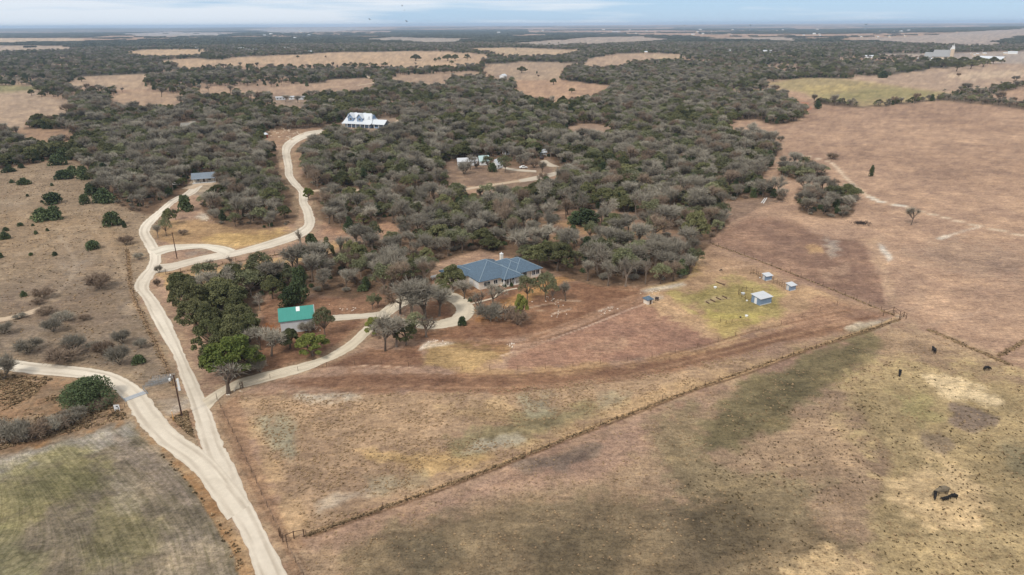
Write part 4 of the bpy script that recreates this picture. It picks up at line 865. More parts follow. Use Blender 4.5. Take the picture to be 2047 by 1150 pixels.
for i, (x, y, h, w, v) in enumerate([(198, 577, 26, 54, 1), (127, 641, 15, 40, 0), (107, 664, 26, 38, 2), (8, 668, 22, 36, 0), (86, 597, 20, 38, 1), (240, 730, 36, 44, 0), (210, 712, 28, 42, 1), (245, 688, 26, 36, 0), (283, 696, 18, 26, 2), (128, 722, 26, 70, 1), (60, 705, 24, 52, 0),
    (150, 705, 34, 44, 2), (10, 758, 44, 50, 0), (92, 628, 14, 34, 1), (252, 489, 16, 28, 1), (318, 545, 13, 15, 0), (315, 573, 14, 15, 1), (278, 519, 12, 18, 0), (20, 884, 44, 60, 0), (70, 876, 32, 60, 1), (105, 862, 26, 50, 2), (150, 844, 26, 50, 0), (0, 888, 40, 44, 1),
    (200, 816, 16, 40, 1), (45, 885, 40, 46, 2), (130, 852, 24, 44, 1), (366, 470, 10, 18, 1), (430, 436, 16, 26, 0), (170, 640, 10, 22, 1), (40, 636, 8, 24, 0), (75, 608, 10, 22, 1), (190, 700, 16, 30, 2)]):
    H(x, y, h, w, 'bush%d' % v, ['broad dark bare bush on the lower scrub slope', 'flat bare bush beside the dirt track end', 'round bare bush with a green heart', 'bare bush at the left edge above the gravel road', 'brown and green bush right of the small juniper', 'pale grey bare bush above the left gravel road', 'dark bare bush next to the pale one',
      'bare bush above the pale one', 'small bare bush by the gravel road verge', 'wide low bare bush by the left gravel road', 'bare bush left of the wide low one', 'straw-coloured bare bush behind the wide low one', 'tall bare bush at the left edge between the roads', 'low bare bush below the dirt track', 'small grey bush beside the lone bright juniper', 'little bush at the road junction', 'little bush below the road junction',
      'small bush left of the road junction', 'bare bush in the roadside hedge left of the bright juniper', 'bare bush in the roadside hedge right of the bright juniper', 'middle bare bush of the roadside hedge', 'bare bush at the right end of the roadside hedge', 'bare bush at the left edge of the roadside hedge',
      'bare bush under the large spreading juniper', 'bare bush behind the bright juniper in the hedge', 'bare bush between the hedge middle and its right end', 'little bush on the lawn under the pole wires', 'grey bush by the white patch below the thicket', 'low bush on the grey lower slope', 'flat bush by the left part of the dirt track', 'low bush right of the small dark juniper', 'low bush left of the dark bare one'][i], 'bare_bush')
# between the upper roads
H(316, 476, 24, 22, 'bare0', 'small leafless tree inside the road bend below the cabin')
H(333, 472, 34, 24, 'scrub0', 'thin tree beside the upper utility pole')
H(340, 450, 30, 26, 'oak3', 'small dark oak by the road bend')
H(352, 440, 20, 16, 'scrub1', 'small grey-green tree left of the dark juniper')
H(418, 536, 18, 26, 'sparse0', 'little leafless tree in front of the wire fence')
H(463, 532, 20, 24, 'sparse0', 'little leafless tree right of the first along the fence')
H(604, 502, 44, 28, 'sparse0', 'crooked pale tree where the fence meets the winding road')
H(618, 400, 22, 22, 'oakb0', 'bright green tree overhanging the winding road')
H(610, 528, 34, 40, 'oak0', 'round oak at the near edge of the brown wood')
H(655, 525, 46, 34, 'oak1', 'tall oak at the tip of the orange clearing')
H(700, 466, 30, 24, 'jun1', 'bright juniper at the corner of the red clearing')
H(712, 480, 26, 36, 'bare1', 'pale grey tree at the corner of the red clearing')
H(571, 204, 12, 20, 'bare0', 'bare tree in front of the far white trailers')
H(596, 206, 13, 22, 'bare2', 'bare tree between the far trailers')
H(928, 348, 22, 30, 'bush0', 'round bare bush on the lawn of the white bungalow')
H(940, 340, 28, 30, 'bare1', 'leafless tree hiding the wall of the white bungalow')
H(976, 338, 24, 26, 'scrub1', 'grey-green tree before the teal roof of the bungalow')
H(1010, 345, 30, 34, 'scrub2', 'grey-green tree at the right end of the bungalow')
H(952, 336, 8, 9, 'bush1', 'small bush by the wall of the white bungalow')
H(985, 344, 16, 18, 'jun0', 'dark juniper before the white bungalow')
H(1068, 336, 16, 24, 'bush1', 'dark bush beside the bungalow drive')
H(1084, 352, 26, 20, 'bare2', 'thin bare tree in the bend of the bungalow drive')
for i, (x, y, w, h) in enumerate([(1858, 138, 22, 14), (1885, 137, 26, 16), (1912, 143, 24, 18), (1940, 138, 26, 16), (1965, 134, 26, 15), (1985, 128, 20, 12), (2002, 127, 12, 8), (1872, 130, 22, 12), (1900, 128, 24, 12), (1926, 128, 24, 12), (1845, 128, 22, 12), (1952, 126, 22, 12)]):
    H(x, y, h, w, 'oak%d' % (i % 5), ['dark oak below the church at the left of the row', 'dark oak in front of the church nave', 'lowest-standing oak below the church', 'wide oak right of the lowest one', 'wide oak before the white hall', 'oak at the right end of the church row', 'small oak at the end of the white hall', 'oak against the church wall', 'oak at the foot of the church towers', 'oak between church and white hall', 'oak at the left end behind the church row', 'oak touching the white hall roof'][i])

taken = []
for x, y, hp, wp, v, label, name in HAND:
    p = G(x, y); m = pxm(p) / .93; tree(v, p.x, p.y, hp / (m * .9), wp / m, label, name=name); taken.append((p.x, p.y, wp / m * .42))
taken = np.array(taken)
BUILT = [(0, 202, 13), (-12, 207, 8), (-56, 167, 8), (-120, 550, 30), (-100, 556, 18), (-158, 352, 9), (-18, 392, 22), (24, 436, 6), (1018, 1722, 55), (-231, 475, 6), (-330, 800, 20), (-5, 1080, 8)]
def jitter_grid(r0, r1, s, wob=.42):
    """points over the seen sector between two ranges"""
    xm = r1 * .82; x = np.arange(-xm, xm, s); y = np.arange(max(r0 * .6, 60), r1, s); XX, YY = np.meshgrid(x, y); XX = XX.ravel(); YY = YY.ravel()
    rr = np.hypot(XX, YY); k = (rr >= r0) & (rr < r1) & (np.abs(XX) < YY * .84 + 12); XX = XX[k]; YY = YY[k]
    return XX + rng.uniform(-wob, wob, len(XX)) * s, YY + rng.uniform(-wob, wob, len(YY)) * s
def pick(X, Y):
    den, ev, px, py = woods(X, Y); k = rng.random(len(X)) < den
    k &= roaddist(X, Y) > 3.0; nr_ = np.hypot(X, Y) < 700; k[nr_] &= roaddist(X[nr_], Y[nr_] + 10) > 1.2
    for bx, by, br in BUILT: k &= np.hypot(X - bx, Y - by) > br
    near = np.flatnonzero(k & (np.hypot(X, Y) < 520))
    for i in near:
        if (np.hypot(taken[:, 0] - X[i], taken[:, 1] - Y[i]) < taken[:, 2] + 1.5).any(): k[i] = False
    return X[k], Y[k], ev[k], px[k], py[k]
X1, Y1, E1, PX1, PY1 = pick(*jitter_grid(150, 1250, 5.7))
u = rng.random(len(X1)); kinds = np.where(u < E1 * .5, 0, np.where(u < E1 * .78, 2, np.where(u < E1 * .78 + (1 - E1 * .78) * .26, 3, 1)))
oakz = cover(PX1, PY1, FOREST[-1], 4) > .5; kinds = np.where(oakz & (kinds == 2), 0, kinds)
NV = [5, 6, 3, 3]; KK = ['oak', 'bare', 'jun', 'scrub']
vi = np.array([rng.integers(0, NV[k]) for k in kinds]); S1 = rng.uniform(.55, 1.12, len(X1)) * np.where(kinds == 2, .86, 1)
S1 *= 0.9 + .25 * fbm(X1, Y1, 40, 2, 12); S1 = np.where(oakz, S1 * 1.12, S1)
S1 *= np.clip((np.hypot(X1, Y1)) / 400 * .2 + .84, 0, 1.04)
low = cover(PX1, PY1, BACKWOOD, 4) > .5; S1 = np.where(low, S1 * 1.12, S1)
dist = np.hypot(X1, Y1); order = np.argsort(dist); solo = np.zeros(len(X1), bool); cnt = [0] * 4; CAP = [250, 290, 200, 150]
thick = cover(PX1, PY1, FOREST[3], 6) + cover(PX1, PY1, FOREST[5], 6) > .5
hedge = cover(PX1, PY1, FOREST[1], 6) + cover(PX1, PY1, FOREST[2], 4) > .5; S1 = np.where(hedge, S1 * .62, S1)
LM = [(595, 640, 'the green-roofed barn'), (1000, 545, 'the grey-roofed house'), (409, 352, 'the tin-roofed cabin'), (725, 240, 'the big white house'), (960, 322, 'the white bungalow'), (1083, 308, 'the little white garage'),
      (527, 272, 'the little red shed'), (580, 196, 'the white trailers'), (354, 490, 'the upper utility pole'), (610, 395, 'the narrow road bend'), (620, 450, 'the lower road bend'), (572, 310, 'the upper winding road'),
      (440, 690, 'the bright grove oak'), (1388, 460, 'the bright oak at the wood corner'), (1172, 440, 'the wide evergreen in the clearing'), (1110, 340, 'the bungalow drive'), (1660, 410, 'the round thicket'), (1610, 350, 'the upper thicket'),
      (1526, 400, 'the pale planks'), (1500, 255, 'the notch in the wood edge'), (165, 330, 'the rising row of junipers'), (90, 262, 'the small left clearing'), (850, 610, 'the turning loop'), (1182, 262, 'the clearing above the bungalow'), (378, 256, 'the pale pond bed'), (1300, 600, 'the tiny hut'), (800, 385, 'the track across the woods'), (700, 440, 'the red clearing')]
def near_mark(x, y):
    d, lx, ly, n = min((math.hypot((x - a) * .8, (y - b) * 1.5), a, b, n) for a, b, n in LM); dx = x - lx; dy = (y - ly) * 1.8
    rel = ('right of ' if dx > 0 else 'left of ') if abs(dx) > abs(dy) else ('below ' if dy > 0 else 'above ')
    return ('just ' if d < 45 else 'well ' if d > 120 else '') + rel + n
ADJ = {0: ('dense evergreen oak', 'wide dark evergreen oak', 'round-topped evergreen oak'), 1: ('leafless grey-brown tree', 'bare grey tree', 'bare fine-twigged tree'),
       2: ('dark green juniper', 'dense dark juniper', 'pointed dark juniper'), 3: ('thin-leaved grey-green tree', 'sparse olive-grey tree', 'dull grey-green scrub tree')}
LAB = {}
for i in order:
    k = kinds[i]
    if cnt[k] >= CAP[k] or dist[i] > 620: continue
    if not (-30 < PX1[i] < 2080): continue
    cnt[k] += 1; solo[i] = True; s = S1[i] * (.85 if thick[i] else 1)
    w = near_mark(PX1[i], PY1[i]); sz = 'small ' if s < .88 else ('large ' if s > 1.1 else '')
    o_ = tree('%s%d' % (KK[k], vi[i]), float(X1[i]), float(Y1[i]), HT0[KK[k]] * s * rng.uniform(.9, 1.15), WD0[KK[k]] * s * rng.uniform(.9, 1.12), '', KNAME[KK[k]].replace('_', ' ') + 's ' + w); LAB.setdefault(sz + ADJ[k][vi[i] % 3] + ' ' + w, []).append((PX1[i], o_))
ORD = ['', 'second from left', 'third from left', 'fourth from left', 'fifth from left', 'sixth from left', 'seventh from left', 'eighth from left', 'ninth from left']
for l, v in LAB.items():
    v.sort(key=lambda q: q[0])
    for j, (q, o_) in enumerate(v): o_['label'] = l if len(v) == 1 else l + ', ' + ('leftmost' if j == 0 else 'rightmost' if j == len(v) - 1 else ORD[min(j, 8)])
print('solo trees', cnt, 'of', len(X1))

# the rest of the woods: one object per kind of tree
def gnscatter(name, pts, rot, scl, vidx, protos, label, zs=None):
    me = bpy.data.meshes.new(name); n = len(pts); me.vertices.add(n); me.vertices.foreach_set('co', np.asarray(pts, np.float32).ravel())
    for nm, ar, ty in (('rz', rot, 'FLOAT'), ('vi', vidx, 'INT')):
        a = me.attributes.new(nm, ty, 'POINT'); a.data.foreach_set('value', np.asarray(ar, np.float32 if ty == 'FLOAT' else np.int32))
    a = me.attributes.new('sc', 'FLOAT_VECTOR', 'POINT'); a.data.foreach_set('vector', np.asarray(scl, np.float32).ravel())
    o = tag(link(name, me), label, None, None, 'stuff')
    ng = bpy.data.node_groups.new(name, 'GeometryNodeTree'); ng.interface.new_socket('Geometry', in_out='INPUT', socket_type='NodeSocketGeometry')
    ng.interface.new_socket('Geometry', in_out='OUTPUT', socket_type='NodeSocketGeometry')
    gi = ng.nodes.new('NodeGroupInput'); go = ng.nodes.new('NodeGroupOutput'); jn = ng.nodes.new('GeometryNodeJoinGeometry'); ng.links.new(jn.outputs[0], go.inputs[0])
    def na(nm, ty):
        x = ng.nodes.new('GeometryNodeInputNamedAttribute'); x.data_type = ty; x.inputs[0].default_value = nm; return x.outputs[0]
    cx = ng.nodes.new('ShaderNodeCombineXYZ'); ng.links.new(na('rz', 'FLOAT'), cx.inputs[2]); sv = na('sc', 'FLOAT_VECTOR'); vv = na('vi', 'INT')
    for k, ob in enumerate(protos):
        cp = ng.nodes.new('FunctionNodeCompare'); cp.data_type = 'INT'; cp.operation = 'EQUAL'; ng.links.new(vv, cp.inputs[2]); cp.inputs[3].default_value = k
        for p in ob:
            oi = ng.nodes.new('GeometryNodeObjectInfo'); oi.inputs['Object'].default_value = p; oi.inputs['As Instance'].default_value = True; oi.transform_space = 'ORIGINAL'
            ip = ng.nodes.new('GeometryNodeInstanceOnPoints'); ng.links.new(gi.outputs[0], ip.inputs['Points']); ng.links.new(cp.outputs[0], ip.inputs['Selection'])
            ng.links.new(oi.outputs['Geometry'], ip.inputs['Instance']); ng.links.new(cx.outputs[0], ip.inputs['Rotation']); ng.links.new(sv, ip.inputs['Scale'])
            ng.links.new(ip.outputs[0], jn.inputs[0])
    md = o.modifiers.new('scatter', 'NODES'); md.node_group = ng; return o
X2, Y2, E2, PX2, PY2 = pick(*jitter_grid(1250, 3000, 9.6))
u = rng.random(len(X2)); k2 = np.where(u < E2 * .6, 0, np.where(u < E2 * .8, 2, np.where(u < E2 * .8 + (1 - E2 * .8) * .3, 3, 1)))
v2 = np.array([rng.integers(0, NV[k]) for k in k2]); S2 = rng.uniform(.7, 1.2, len(X2))
hed2 = cover(PX2, PY2, FOREST[1], 6) > .5; S2 = np.where(hed2, S2 * .6, S2)
rest = ~solo
XA = np.concatenate([X1[rest], X2]); YA = np.concatenate([Y1[rest], Y2]); KA = np.concatenate([kinds[rest], k2]); VA = np.concatenate([vi[rest], v2])
SA = np.concatenate([S1[rest] * np.where(thick[rest], .85, 1), S2]); ZA = hills(XA, YA)
STN = ['evergreen_oak_woods', 'bare_woods', 'juniper_woods', 'scrub_woods']
STL = ['far mass of green evergreen oaks reaching to the horizon', 'far mass of grey leafless trees', 'far mass of dark junipers among the woods', 'far mass of grey-green scrub trees']
for k in range(4):
    m = KA == k; n = int(m.sum()); s = SA[m]; fw = np.array([WD0[KK[k]] / WD['%s%d' % (KK[k], j)] for j in range(NV[k])])[VA[m]]; fh = np.array([HT0[KK[k]] / HT['%s%d' % (KK[k], j)] for j in range(NV[k])])[VA[m]]; sc3 = np.stack([s * fw * rng.uniform(.9, 1.2, n), s * fw * rng.uniform(.9, 1.2, n), s * fh * rng.uniform(.85, 1.15, n)], 1)
    gnscatter(STN[k], np.stack([XA[m], YA[m], ZA[m]], 1), rng.uniform(0, 6.28, n), sc3, VA[m], [FIRST['%s%d' % (KK[k], j)] for j in range(NV[k])], STL[k])
print('woods', len(XA))
# groves towards the horizon
def grove_mesh(seed, m):
    t = TB(seed); r = t.r
    for i in range(22):
        a = r.uniform(0, 6.28); R = 19 * math.sqrt(r.random()); rr = r.uniform(3.2, 5.2); t.quads(shell(r, 46, (R * math.cos(a), R * math.sin(a), 3.4), (rr, rr, r.uniform(3, 4.6)), -.2), 1.25, .2)
    return t.mesh('grove', m)
fm = leafmat('far_leaves', (62, 70, 54), (104, 104, 88), hue=.12, nscale=.08)
X3, Y3 = jitter_grid(3000, 11500, 34); d3, e3, _a, _b = woods(X3, Y3); k = rng.random(len(X3)) < d3; X3 = X3[k]; Y3 = Y3[k]; n = len(X3)
g0 = tag(link('far_grove', grove_mesh(1, fm), None, (1900, 3900, float(hills(np.array([1900.]), np.array([3900.]))[0]))), 'small dark clump of far trees on the plain', 'grove')
s3 = rng.uniform(.8, 1.5, n)
gnscatter('distant_woods', np.stack([X3, Y3, hills(X3, Y3) - .5], 1), rng.uniform(0, 6.28, n), np.stack([s3 * 1.2, s3, rng.uniform(.7, 1.2, n)], 1), np.zeros(n, int), [(g0,)], 'dark bands of woodland near the horizon')
print('groves', n)

#@@TREES2
# ------------------------------------------------------------------ materials of built things
MT['roofblue'] = mat('slate_grey_shingles', (86, 104, 120), .85, .25, 3.0)
MT['ridge'] = mat('pale_ridge_caps', (140, 156, 166), .7, .05)
MT['stucco'] = mat('cream_stone', (226, 214, 198), .85, .08, 1.5)
MT['white'] = mat('white_paint', (226, 226, 224), .6, .04, 1.0)
MT['glass'] = mat('dark_window_glass', (48, 56, 64), .15, .05, 1, spec=.6)
MT['green'] = mat('green_metal_roof', (60, 140, 128), .5, .05, .6, spec=.5, bands=(0, .9, .07))
MT['siding'] = mat('pale_metal_siding', (206, 208, 210), .55, .04, .8, bands=(0, .6, .06))
MT['tin'] = mat('bare_tin_roof', (204, 206, 208), .45, .05, .8, metal=.2, bands=(0, .7, .06))
MT['bluewall'] = mat('blue_grey_sheet_metal', (122, 142, 166), .5, .1, 1.2, bands=(0, .5, .08))
MT['tinblue'] = mat('blue_grey_tin_roof', (118, 128, 138), .5, .1, 1.2, bands=(0, .7, .08))
MT['whiteroof'] = mat('white_metal_roof', (206, 210, 214), .5, .04, .8, bands=(0, .9, .05))
MT['blueside'] = mat('blue_grey_clapboard', (128, 150, 178), .6, .04, 1, bands=(2, .35, .08))
MT['teal'] = mat('pale_teal_roof', (176, 198, 196), .5, .06)
MT['red'] = mat('red_barn_paint', (150, 44, 48), .7, .1)
MT['wood'] = mat('weathered_wood', (96, 76, 60), .9, .15, 4)
MT['pole'] = mat('creosoted_pole', (74, 52, 44), .9, .15, 4)
MT['wire'] = mat('rusty_wire', (110, 92, 80), .7, .1, 4)
MT['steel'] = mat('galvanised_steel', (150, 156, 160), .45, .08, 3, metal=.4)
MT['stone'] = mat('tan_church_stone', (204, 184, 160), .85, .06)
MT['greyroof'] = mat('grey_roof', (150, 150, 150), .8, .08)
MT['black'] = mat('black_hide', (24, 22, 22), .6, .2, 3)
MT['greyhide'] = mat('grey_tan_hide', (116, 104, 86), .85, .2, 2)
MT['yellow'] = mat('yellow_marker', (226, 160, 70), .6, .04)
MT['tank'] = mat('tank_paint', (150, 160, 172), .5, .05)
MT['ink'] = mat('dark_sign_ink', (60, 50, 48), .7, .05)
MT['bird'] = mat('black_feathers', (40, 38, 40), .8, .1)

def hip(mb, x0, x1, y0, y1, z, slope, over=.45, t=.16):
    """hip roof over a rectangle; returns ridge ends"""
    x0 -= over; x1 += over; y0 -= over; y1 += over; w, d = x1 - x0, y1 - y0; h = min(w, d) / 2; zr = z + h * slope
    A, B, C_, D = (x0, y0, z), (x1, y0, z), (x1, y1, z), (x0, y1, z)
    if w >= d: P, Q = (x0 + h, y0 + h, zr), (x1 - h, y0 + h, zr); f = [(A, B, Q, P), (B, C_, Q), (C_, D, P, Q), (D, A, P)]
    else: P, Q = (x0 + h, y0 + h, zr), (x0 + h, y1 - h, zr); f = [(A, B, P), (B, C_, Q, P), (C_, D, Q), (D, A, P, Q)]
    v = [A, B, C_, D, P, Q]; ix = {p: i for i, p in enumerate(v)}
    low = [(p[0], p[1], p[2] - t) for p in (A, B, C_, D)]
    mb.add(v + low, [tuple(ix[p] for p in q) for q in f] + [(0, 6, 7, 1), (1, 7, 8, 2), (2, 8, 9, 3), (3, 9, 6, 0), (9, 8, 7, 6)])
    return A, B, C_, D, P, Q
def gable_roof(mb, x0, x1, y0, y1, z, rise, over=.3, t=.14):
    """ridge along x"""
    ym = (y0 + y1) / 2; s = rise / ((y1 - y0) / 2); x0 -= over; x1 += over; y0 -= over; y1 += over; z0 = z - over * s
    mb.add([(x0, y0, z0), (x1, y0, z0), (x1, ym, z + rise), (x0, ym, z + rise), (x1, y1, z0), (x0, y1, z0)] +
           [(x0, y0, z0 - t), (x1, y0, z0 - t), (x1, ym, z + rise - t), (x0, ym, z + rise - t), (x1, y1, z0 - t), (x0, y1, z0 - t)],
           [(0, 1, 2, 3), (3, 2, 4, 5), (7, 6, 9, 8), (8, 9, 11, 10), (0, 6, 7, 1), (4, 10, 11, 5), (1, 7, 8, 2), (2, 8, 10, 4), (6, 0, 3, 9), (9, 3, 5, 11)])
def gable_walls(mb, x0, x1, y0, y1, z, rise):
    ym = (y0 + y1) / 2; r = z + rise - .1; z -= .1
    mb.add([(x0, y0, 0), (x1, y0, 0), (x1, y1, 0), (x0, y1, 0), (x0, y0, z), (x1, y0, z), (x1, y1, z), (x0, y1, z), (x0, ym, r), (x1, ym, r)],
           [(0, 1, 5, 4), (2, 3, 7, 6), (1, 2, 6, 9, 5), (3, 0, 4, 8, 7)])
def window(parent, x, y, z, w, h, face, wm=None):
    """window part with frame and pane; face: 'f' looks to -y, 'r' to +x, 'l' to -x"""
    a = MB(); b = MB(); t = .07; d = .06
    def bx(m, u0, u1, z0, z1, o0, o1):
        if face == 'f': m.box(x + u0, x + u1, y - o1, y - o0, z0, z1)
        elif face == 'r': m.box(x + o0, x + o1, y + u0, y + u1, z0, z1)
        else: m.box(x - o1, x - o0, y + u0, y + u1, z0, z1)
    bx(a, -w / 2 - t, -w / 2, z, z + h, -.02, d); bx(a, w / 2, w / 2 + t, z, z + h, -.02, d); bx(a, -w / 2 - t, w / 2 + t, z + h, z + h + t, -.02, d); bx(a, -w / 2 - t, w / 2 + t, z - t, z, -.02, d + .04)
    bx(a, -.03, .03, z, z + h, 0, d - .01)
    bx(b, -w / 2, w / 2, z, z + h, -.01, .025)
    f = a.build('window', wm or MT['white'], parent); b.build('pane', MT['glass'], f); return f
def door(parent, x, y, w, h, face, m, z=0):
    a = MB()
    if face == 'f': a.box(x - w / 2, x + w / 2, y - .05, y + .02, z, z + h)
    elif face == 'r': a.box(x - .02, x + .05, y - w / 2, y + w / 2, z, z + h)
    else: a.box(x - .05, x + .02, y - w / 2, y + w / 2, z, z + h)
    return a.build('door', m, parent)
def ang(a, b): return math.atan2(b.y - a.y, b.x - a.x)

# ---- the long grey-roofed house
P1 = G(959, 580); P2 = G(1081, 552)
hs = empty('house', P1, ang(P1, P2), 'long low cream stone house under a blue-grey shingle hip roof', 'house')
w_ = MB(); w_.box(0, 13.8, 0, 15, 0, 2.7); w_.box(7.2, 13.8, -2.4, .0, 0, .25); w_.box(13.8, 18.9, .6, 12, 0, 2.7); w_.box(18.9, 22.6, .1, 11, 0, 2.7); w_.box(-5.5, 0, 7, 15, 0, 2.7)
w_.build('wall', MT['stucco'], hs)
r_ = MB(); cap = MB()
def hipc(*a, **k):
    A, B, C_, D, P, Q = hip(r_, *a, **k)
    up = lambda p: (p[0], p[1], p[2] + .04)
    w, d = a[1] - a[0], a[3] - a[2]
    prs = ((A, P), (D, P), (B, Q), (C_, Q), (P, Q)) if w >= d else ((A, P), (B, P), (C_, Q), (D, Q), (P, Q))
    for p, q in prs: cap.tube(up(p), up(q), .09, None, 5)
hipc(0, 13.8, 0, 15, 2.75, .48); hipc(7.4, 13.8, -2.4, 8, 2.78, .50); hipc(10, 18.9, .6, 12.4, 2.76, .50); hipc(13, 22.6, .1, 11.4, 2.74, .50); hipc(-5.5, 3, 7, 15, 2.73, .48)
rf = r_.build('roof', MT['roofblue'], hs); cap.build('ridge_cap', MT['ridge'], rf)
c_ = MB(); c_.box(13.5, 14.35, 9.5, 10.4, 3.5, 6.3); ch = c_.build('chimney', MT['stucco'], hs)
c_ = MB(); c_.box(13.42, 14.43, 9.42, 10.48, 6.3, 6.4); c_.tube((13.93, 9.95, 6.4), (13.93, 9.95, 6.8), .2, .15, 8); c_.build('chimney_cap', MT['white'], ch)
for x in (7.35, 9.2, 11.3, 13.5):
    c_ = MB(); c_.box(x - .14, x + .14, -2.3, -2.02, .25, 2.6); c_.build('porch_column', MT['white'], hs)
window(hs, 2.6, 0, .8, 2.2, 1.3, 'f'); window(hs, 5.6, 0, .9, 1.3, 1.2, 'f'); window(hs, 8.6, 0, .9, 1.6, 1.4, 'f'); window(hs, 12.4, 0, .9, 1.5, 1.4, 'f')
window(hs, 15.2, .6, .95, 1.3, 1.4, 'f'); window(hs, 16.8, .6, .95, 1.3, 1.4, 'f'); window(hs, 19.8, .1, .95, 1.2, 1.4, 'f'); window(hs, 21.3, .1, .95, 1.2, 1.4, 'f')
door(hs, 10.5, 0, 1.2, 2.2, 'f', MT['wood'])
for y in (1.9, 5.0): door(hs, 0, y, 2.5, 2.2, 'l', MT['white'])
window(hs, 22.6, 5, 1.0, 1.4, 1.3, 'r')
# ---- green-roofed barn
B0 = G(563, 668); B1 = G(628, 660)
bn = empty('barn', B0, ang(B0, B1), 'white metal barn with a bright green roof', 'barn')
bw_, bd = (B1 - B0).length + .2, 7.4
m = MB(); gable_walls(m, 0, bw_, 0, bd, 3.7, 2.0); m.build('wall', MT['siding'], bn)
m = MB(); gable_roof(m, 0, bw_, 0, bd, 3.75, 2.0, .35); rf = m.build('roof', MT['green'], bn)
m = MB(); s_ = 2.0 / (bd / 2); m.add([(bw_ * .5, 2.25, 3.75 + 2.25 * s_ + .03), (bw_ * .5 + .95, 2.25, 3.75 + 2.25 * s_ + .03), (bw_ * .5 + .95, 3.6, 3.75 + 3.6 * s_ + .03), (bw_ * .5, 3.6, 3.75 + 3.6 * s_ + .03)] + [(bw_ * .5, 2.25, 3.76 + 2.25 * s_), (bw_ * .5 + .95, 2.25, 3.76 + 2.25 * s_), (bw_ * .5 + .95, 3.6, 3.76 + 3.6 * s_), (bw_ * .5, 3.6, 3.76 + 3.6 * s_)],
      [(0, 1, 2, 3), (0, 4, 5, 1), (1, 5, 6, 2), (2, 6, 7, 3), (3, 7, 4, 0)]); m.build('skylight', MT['white'], rf)
m = MB()
for ys in (0, 1):
    for a_, b__ in (((bw_ + .37, -.35, 3.6), (bw_ + .37, bd / 2, 5.75)), ((bw_ + .37, bd / 2, 5.75), (bw_ + .37, bd + .35, 3.6))): m.tube(a_, b__, .1, None, 4)
m.build('trim', MT['white'], rf)
door(bn, bw_, 3.6, 3.0, 3.0, 'r', MT['white']); window(bn, 6.4, 0, 1.2, .9, .9, 'f'); door(bn, 7.9, 0, .95, 2.1, 'f', MT['wood'])
# ---- three sheds in the green paddock
def shed(Fp, Rp, Lp, h, label, big):
    F_ = G(*Fp); R_ = G(*Rp); L_ = G(*Lp); w = (R_ - F_).length; d = (L_ - F_).length; rz = ang(F_, R_)
    e = empty('shed', F_, rz, label, 'shed', 'sheet metal sheds in the green paddock')
    m = MB(); m.box(0, w, 0, d, 0, h); m.build('wall', MT['bluewall'], e)
    m = MB(); o = .28; m.slab([(-o, -o, h + .08), (w + o, -o, h + .08), (w + o, d + o, h + .5), (-o, d + o, h + .5)], .09); m.build('roof', MT['tin'], e)
    m = MB(); m.box(0, w, d - .04, d + .002, h, h + .38); m.add([(0.01, 0.01, h), (.01, d, h), (.01, d, h + .36)], [(0, 1, 2)]); m.add([(w - .01, 0.01, h), (w - .01, d, h), (w - .01, d, h + .36)], [(0, 1, 2)]); m.build('gable_panel', MT['bluewall'], e)
    m = MB(); m.box(-.06, .0, d * .38, d * .38 + .9, .05, h * .92); m.build('door', MT['white'] if big else MT['tin'], e)
    m = MB(); m.box(-.03, w + .03, -.03, -.005, .0, .28); m.build('skirt', MT['tin'], e); return e
shed((1519, 611.5), (1541.5, 606), (1501.5, 603.5), 2.0, 'largest blue-grey metal shed with a flat white roof', True)
shed((1531, 562), (1542.5, 560), (1521.3, 559.3), 1.5, 'small blue shed with white roof farthest up the paddock', False)
shed((1579.8, 582.5), (1590, 580), (1568.5, 580), 1.6, 'small blue shed with white roof by the mauve paddock fence', False)
# well house
e = empty('well_house', G(1296, 607), math.radians(28), 'tiny cream hut with a slate-grey peaked roof at the end of the stone track', 'hut')
m = MB(); m.box(-.9, .9, -.7, 1.1, 0, 1.5); m.build('wall', MT['stucco'], e); m = MB(); hip(m, -.9, .9, -.7, 1.1, 1.55, .7, .3); m.build('roof', MT['roofblue'], e)
m = MB(); m.tube((.3, .2, 1.9), (.3, .2, 2.5), .12, None, 6); m.build('vent_pipe', MT['tin'], e); door(e, .2, -.7, .7, 1.3, 'f', MT['wood'])
e = tag(MB().tube((0, -.5, .75), (0, .5, .75), .38, None, 10).box(-.3, .3, -.4, -.25, 0, .4).box(-.3, .3, .25, .4, 0, .4).build('pump_tank', MT['ink'], None, G(1313, 601), 1.2), 'dark pressure tank lying beside the tiny hut', 'tank')
e = tag(MB().tube((-1, 0, .8), (1, 0, .8), .45, None, 12).tube((-1.25, 0, .8), (-1, 0, .8), .2, .45, 12).tube((1, 0, .8), (1.25, 0, .8), .45, .2, 12).box(-.7, -.5, -.3, .3, 0, .45).box(.5, .7, -.3, .3, 0, .45).build('propane_tank', MT['white'], None, G(868, 558), .6), 'white propane tank at the edge of the wood left of the house', 'tank')
# ---- generic gabled building
def building(x, y, wpx, label, roof='whiteroof', wall='white', name='farm_building', rz=None, d=.5, h=3, rise=1.5, wins=2, group=None, cat='building', z=0):
    p = G(x, y); m_ = pxm(p) / .93; w = wpx / m_; p.z = float(hills(np.array([p.x]), np.array([p.y]))[0]) + z
    e = empty(name, p, math.radians(rz if rz is not None else 0) + math.atan2(p.y, p.x) - math.pi / 2, label, cat, group); dd = w * d
    m = MB(); gable_walls(m, -w / 2, w / 2, -dd / 2, dd / 2, h, rise); m.build('wall', MT[wall], e)
    m = MB(); gable_roof(m, -w / 2, w / 2, -dd / 2, dd / 2, h + .05, rise, .4); m.build('roof', MT[roof], e)
    for i in range(wins): window(e, -w / 2 + w * (i + .5) / wins, -dd / 2, h * .35, min(1.2, w / wins * .4), h * .4, 'f')
    return e, w, dd
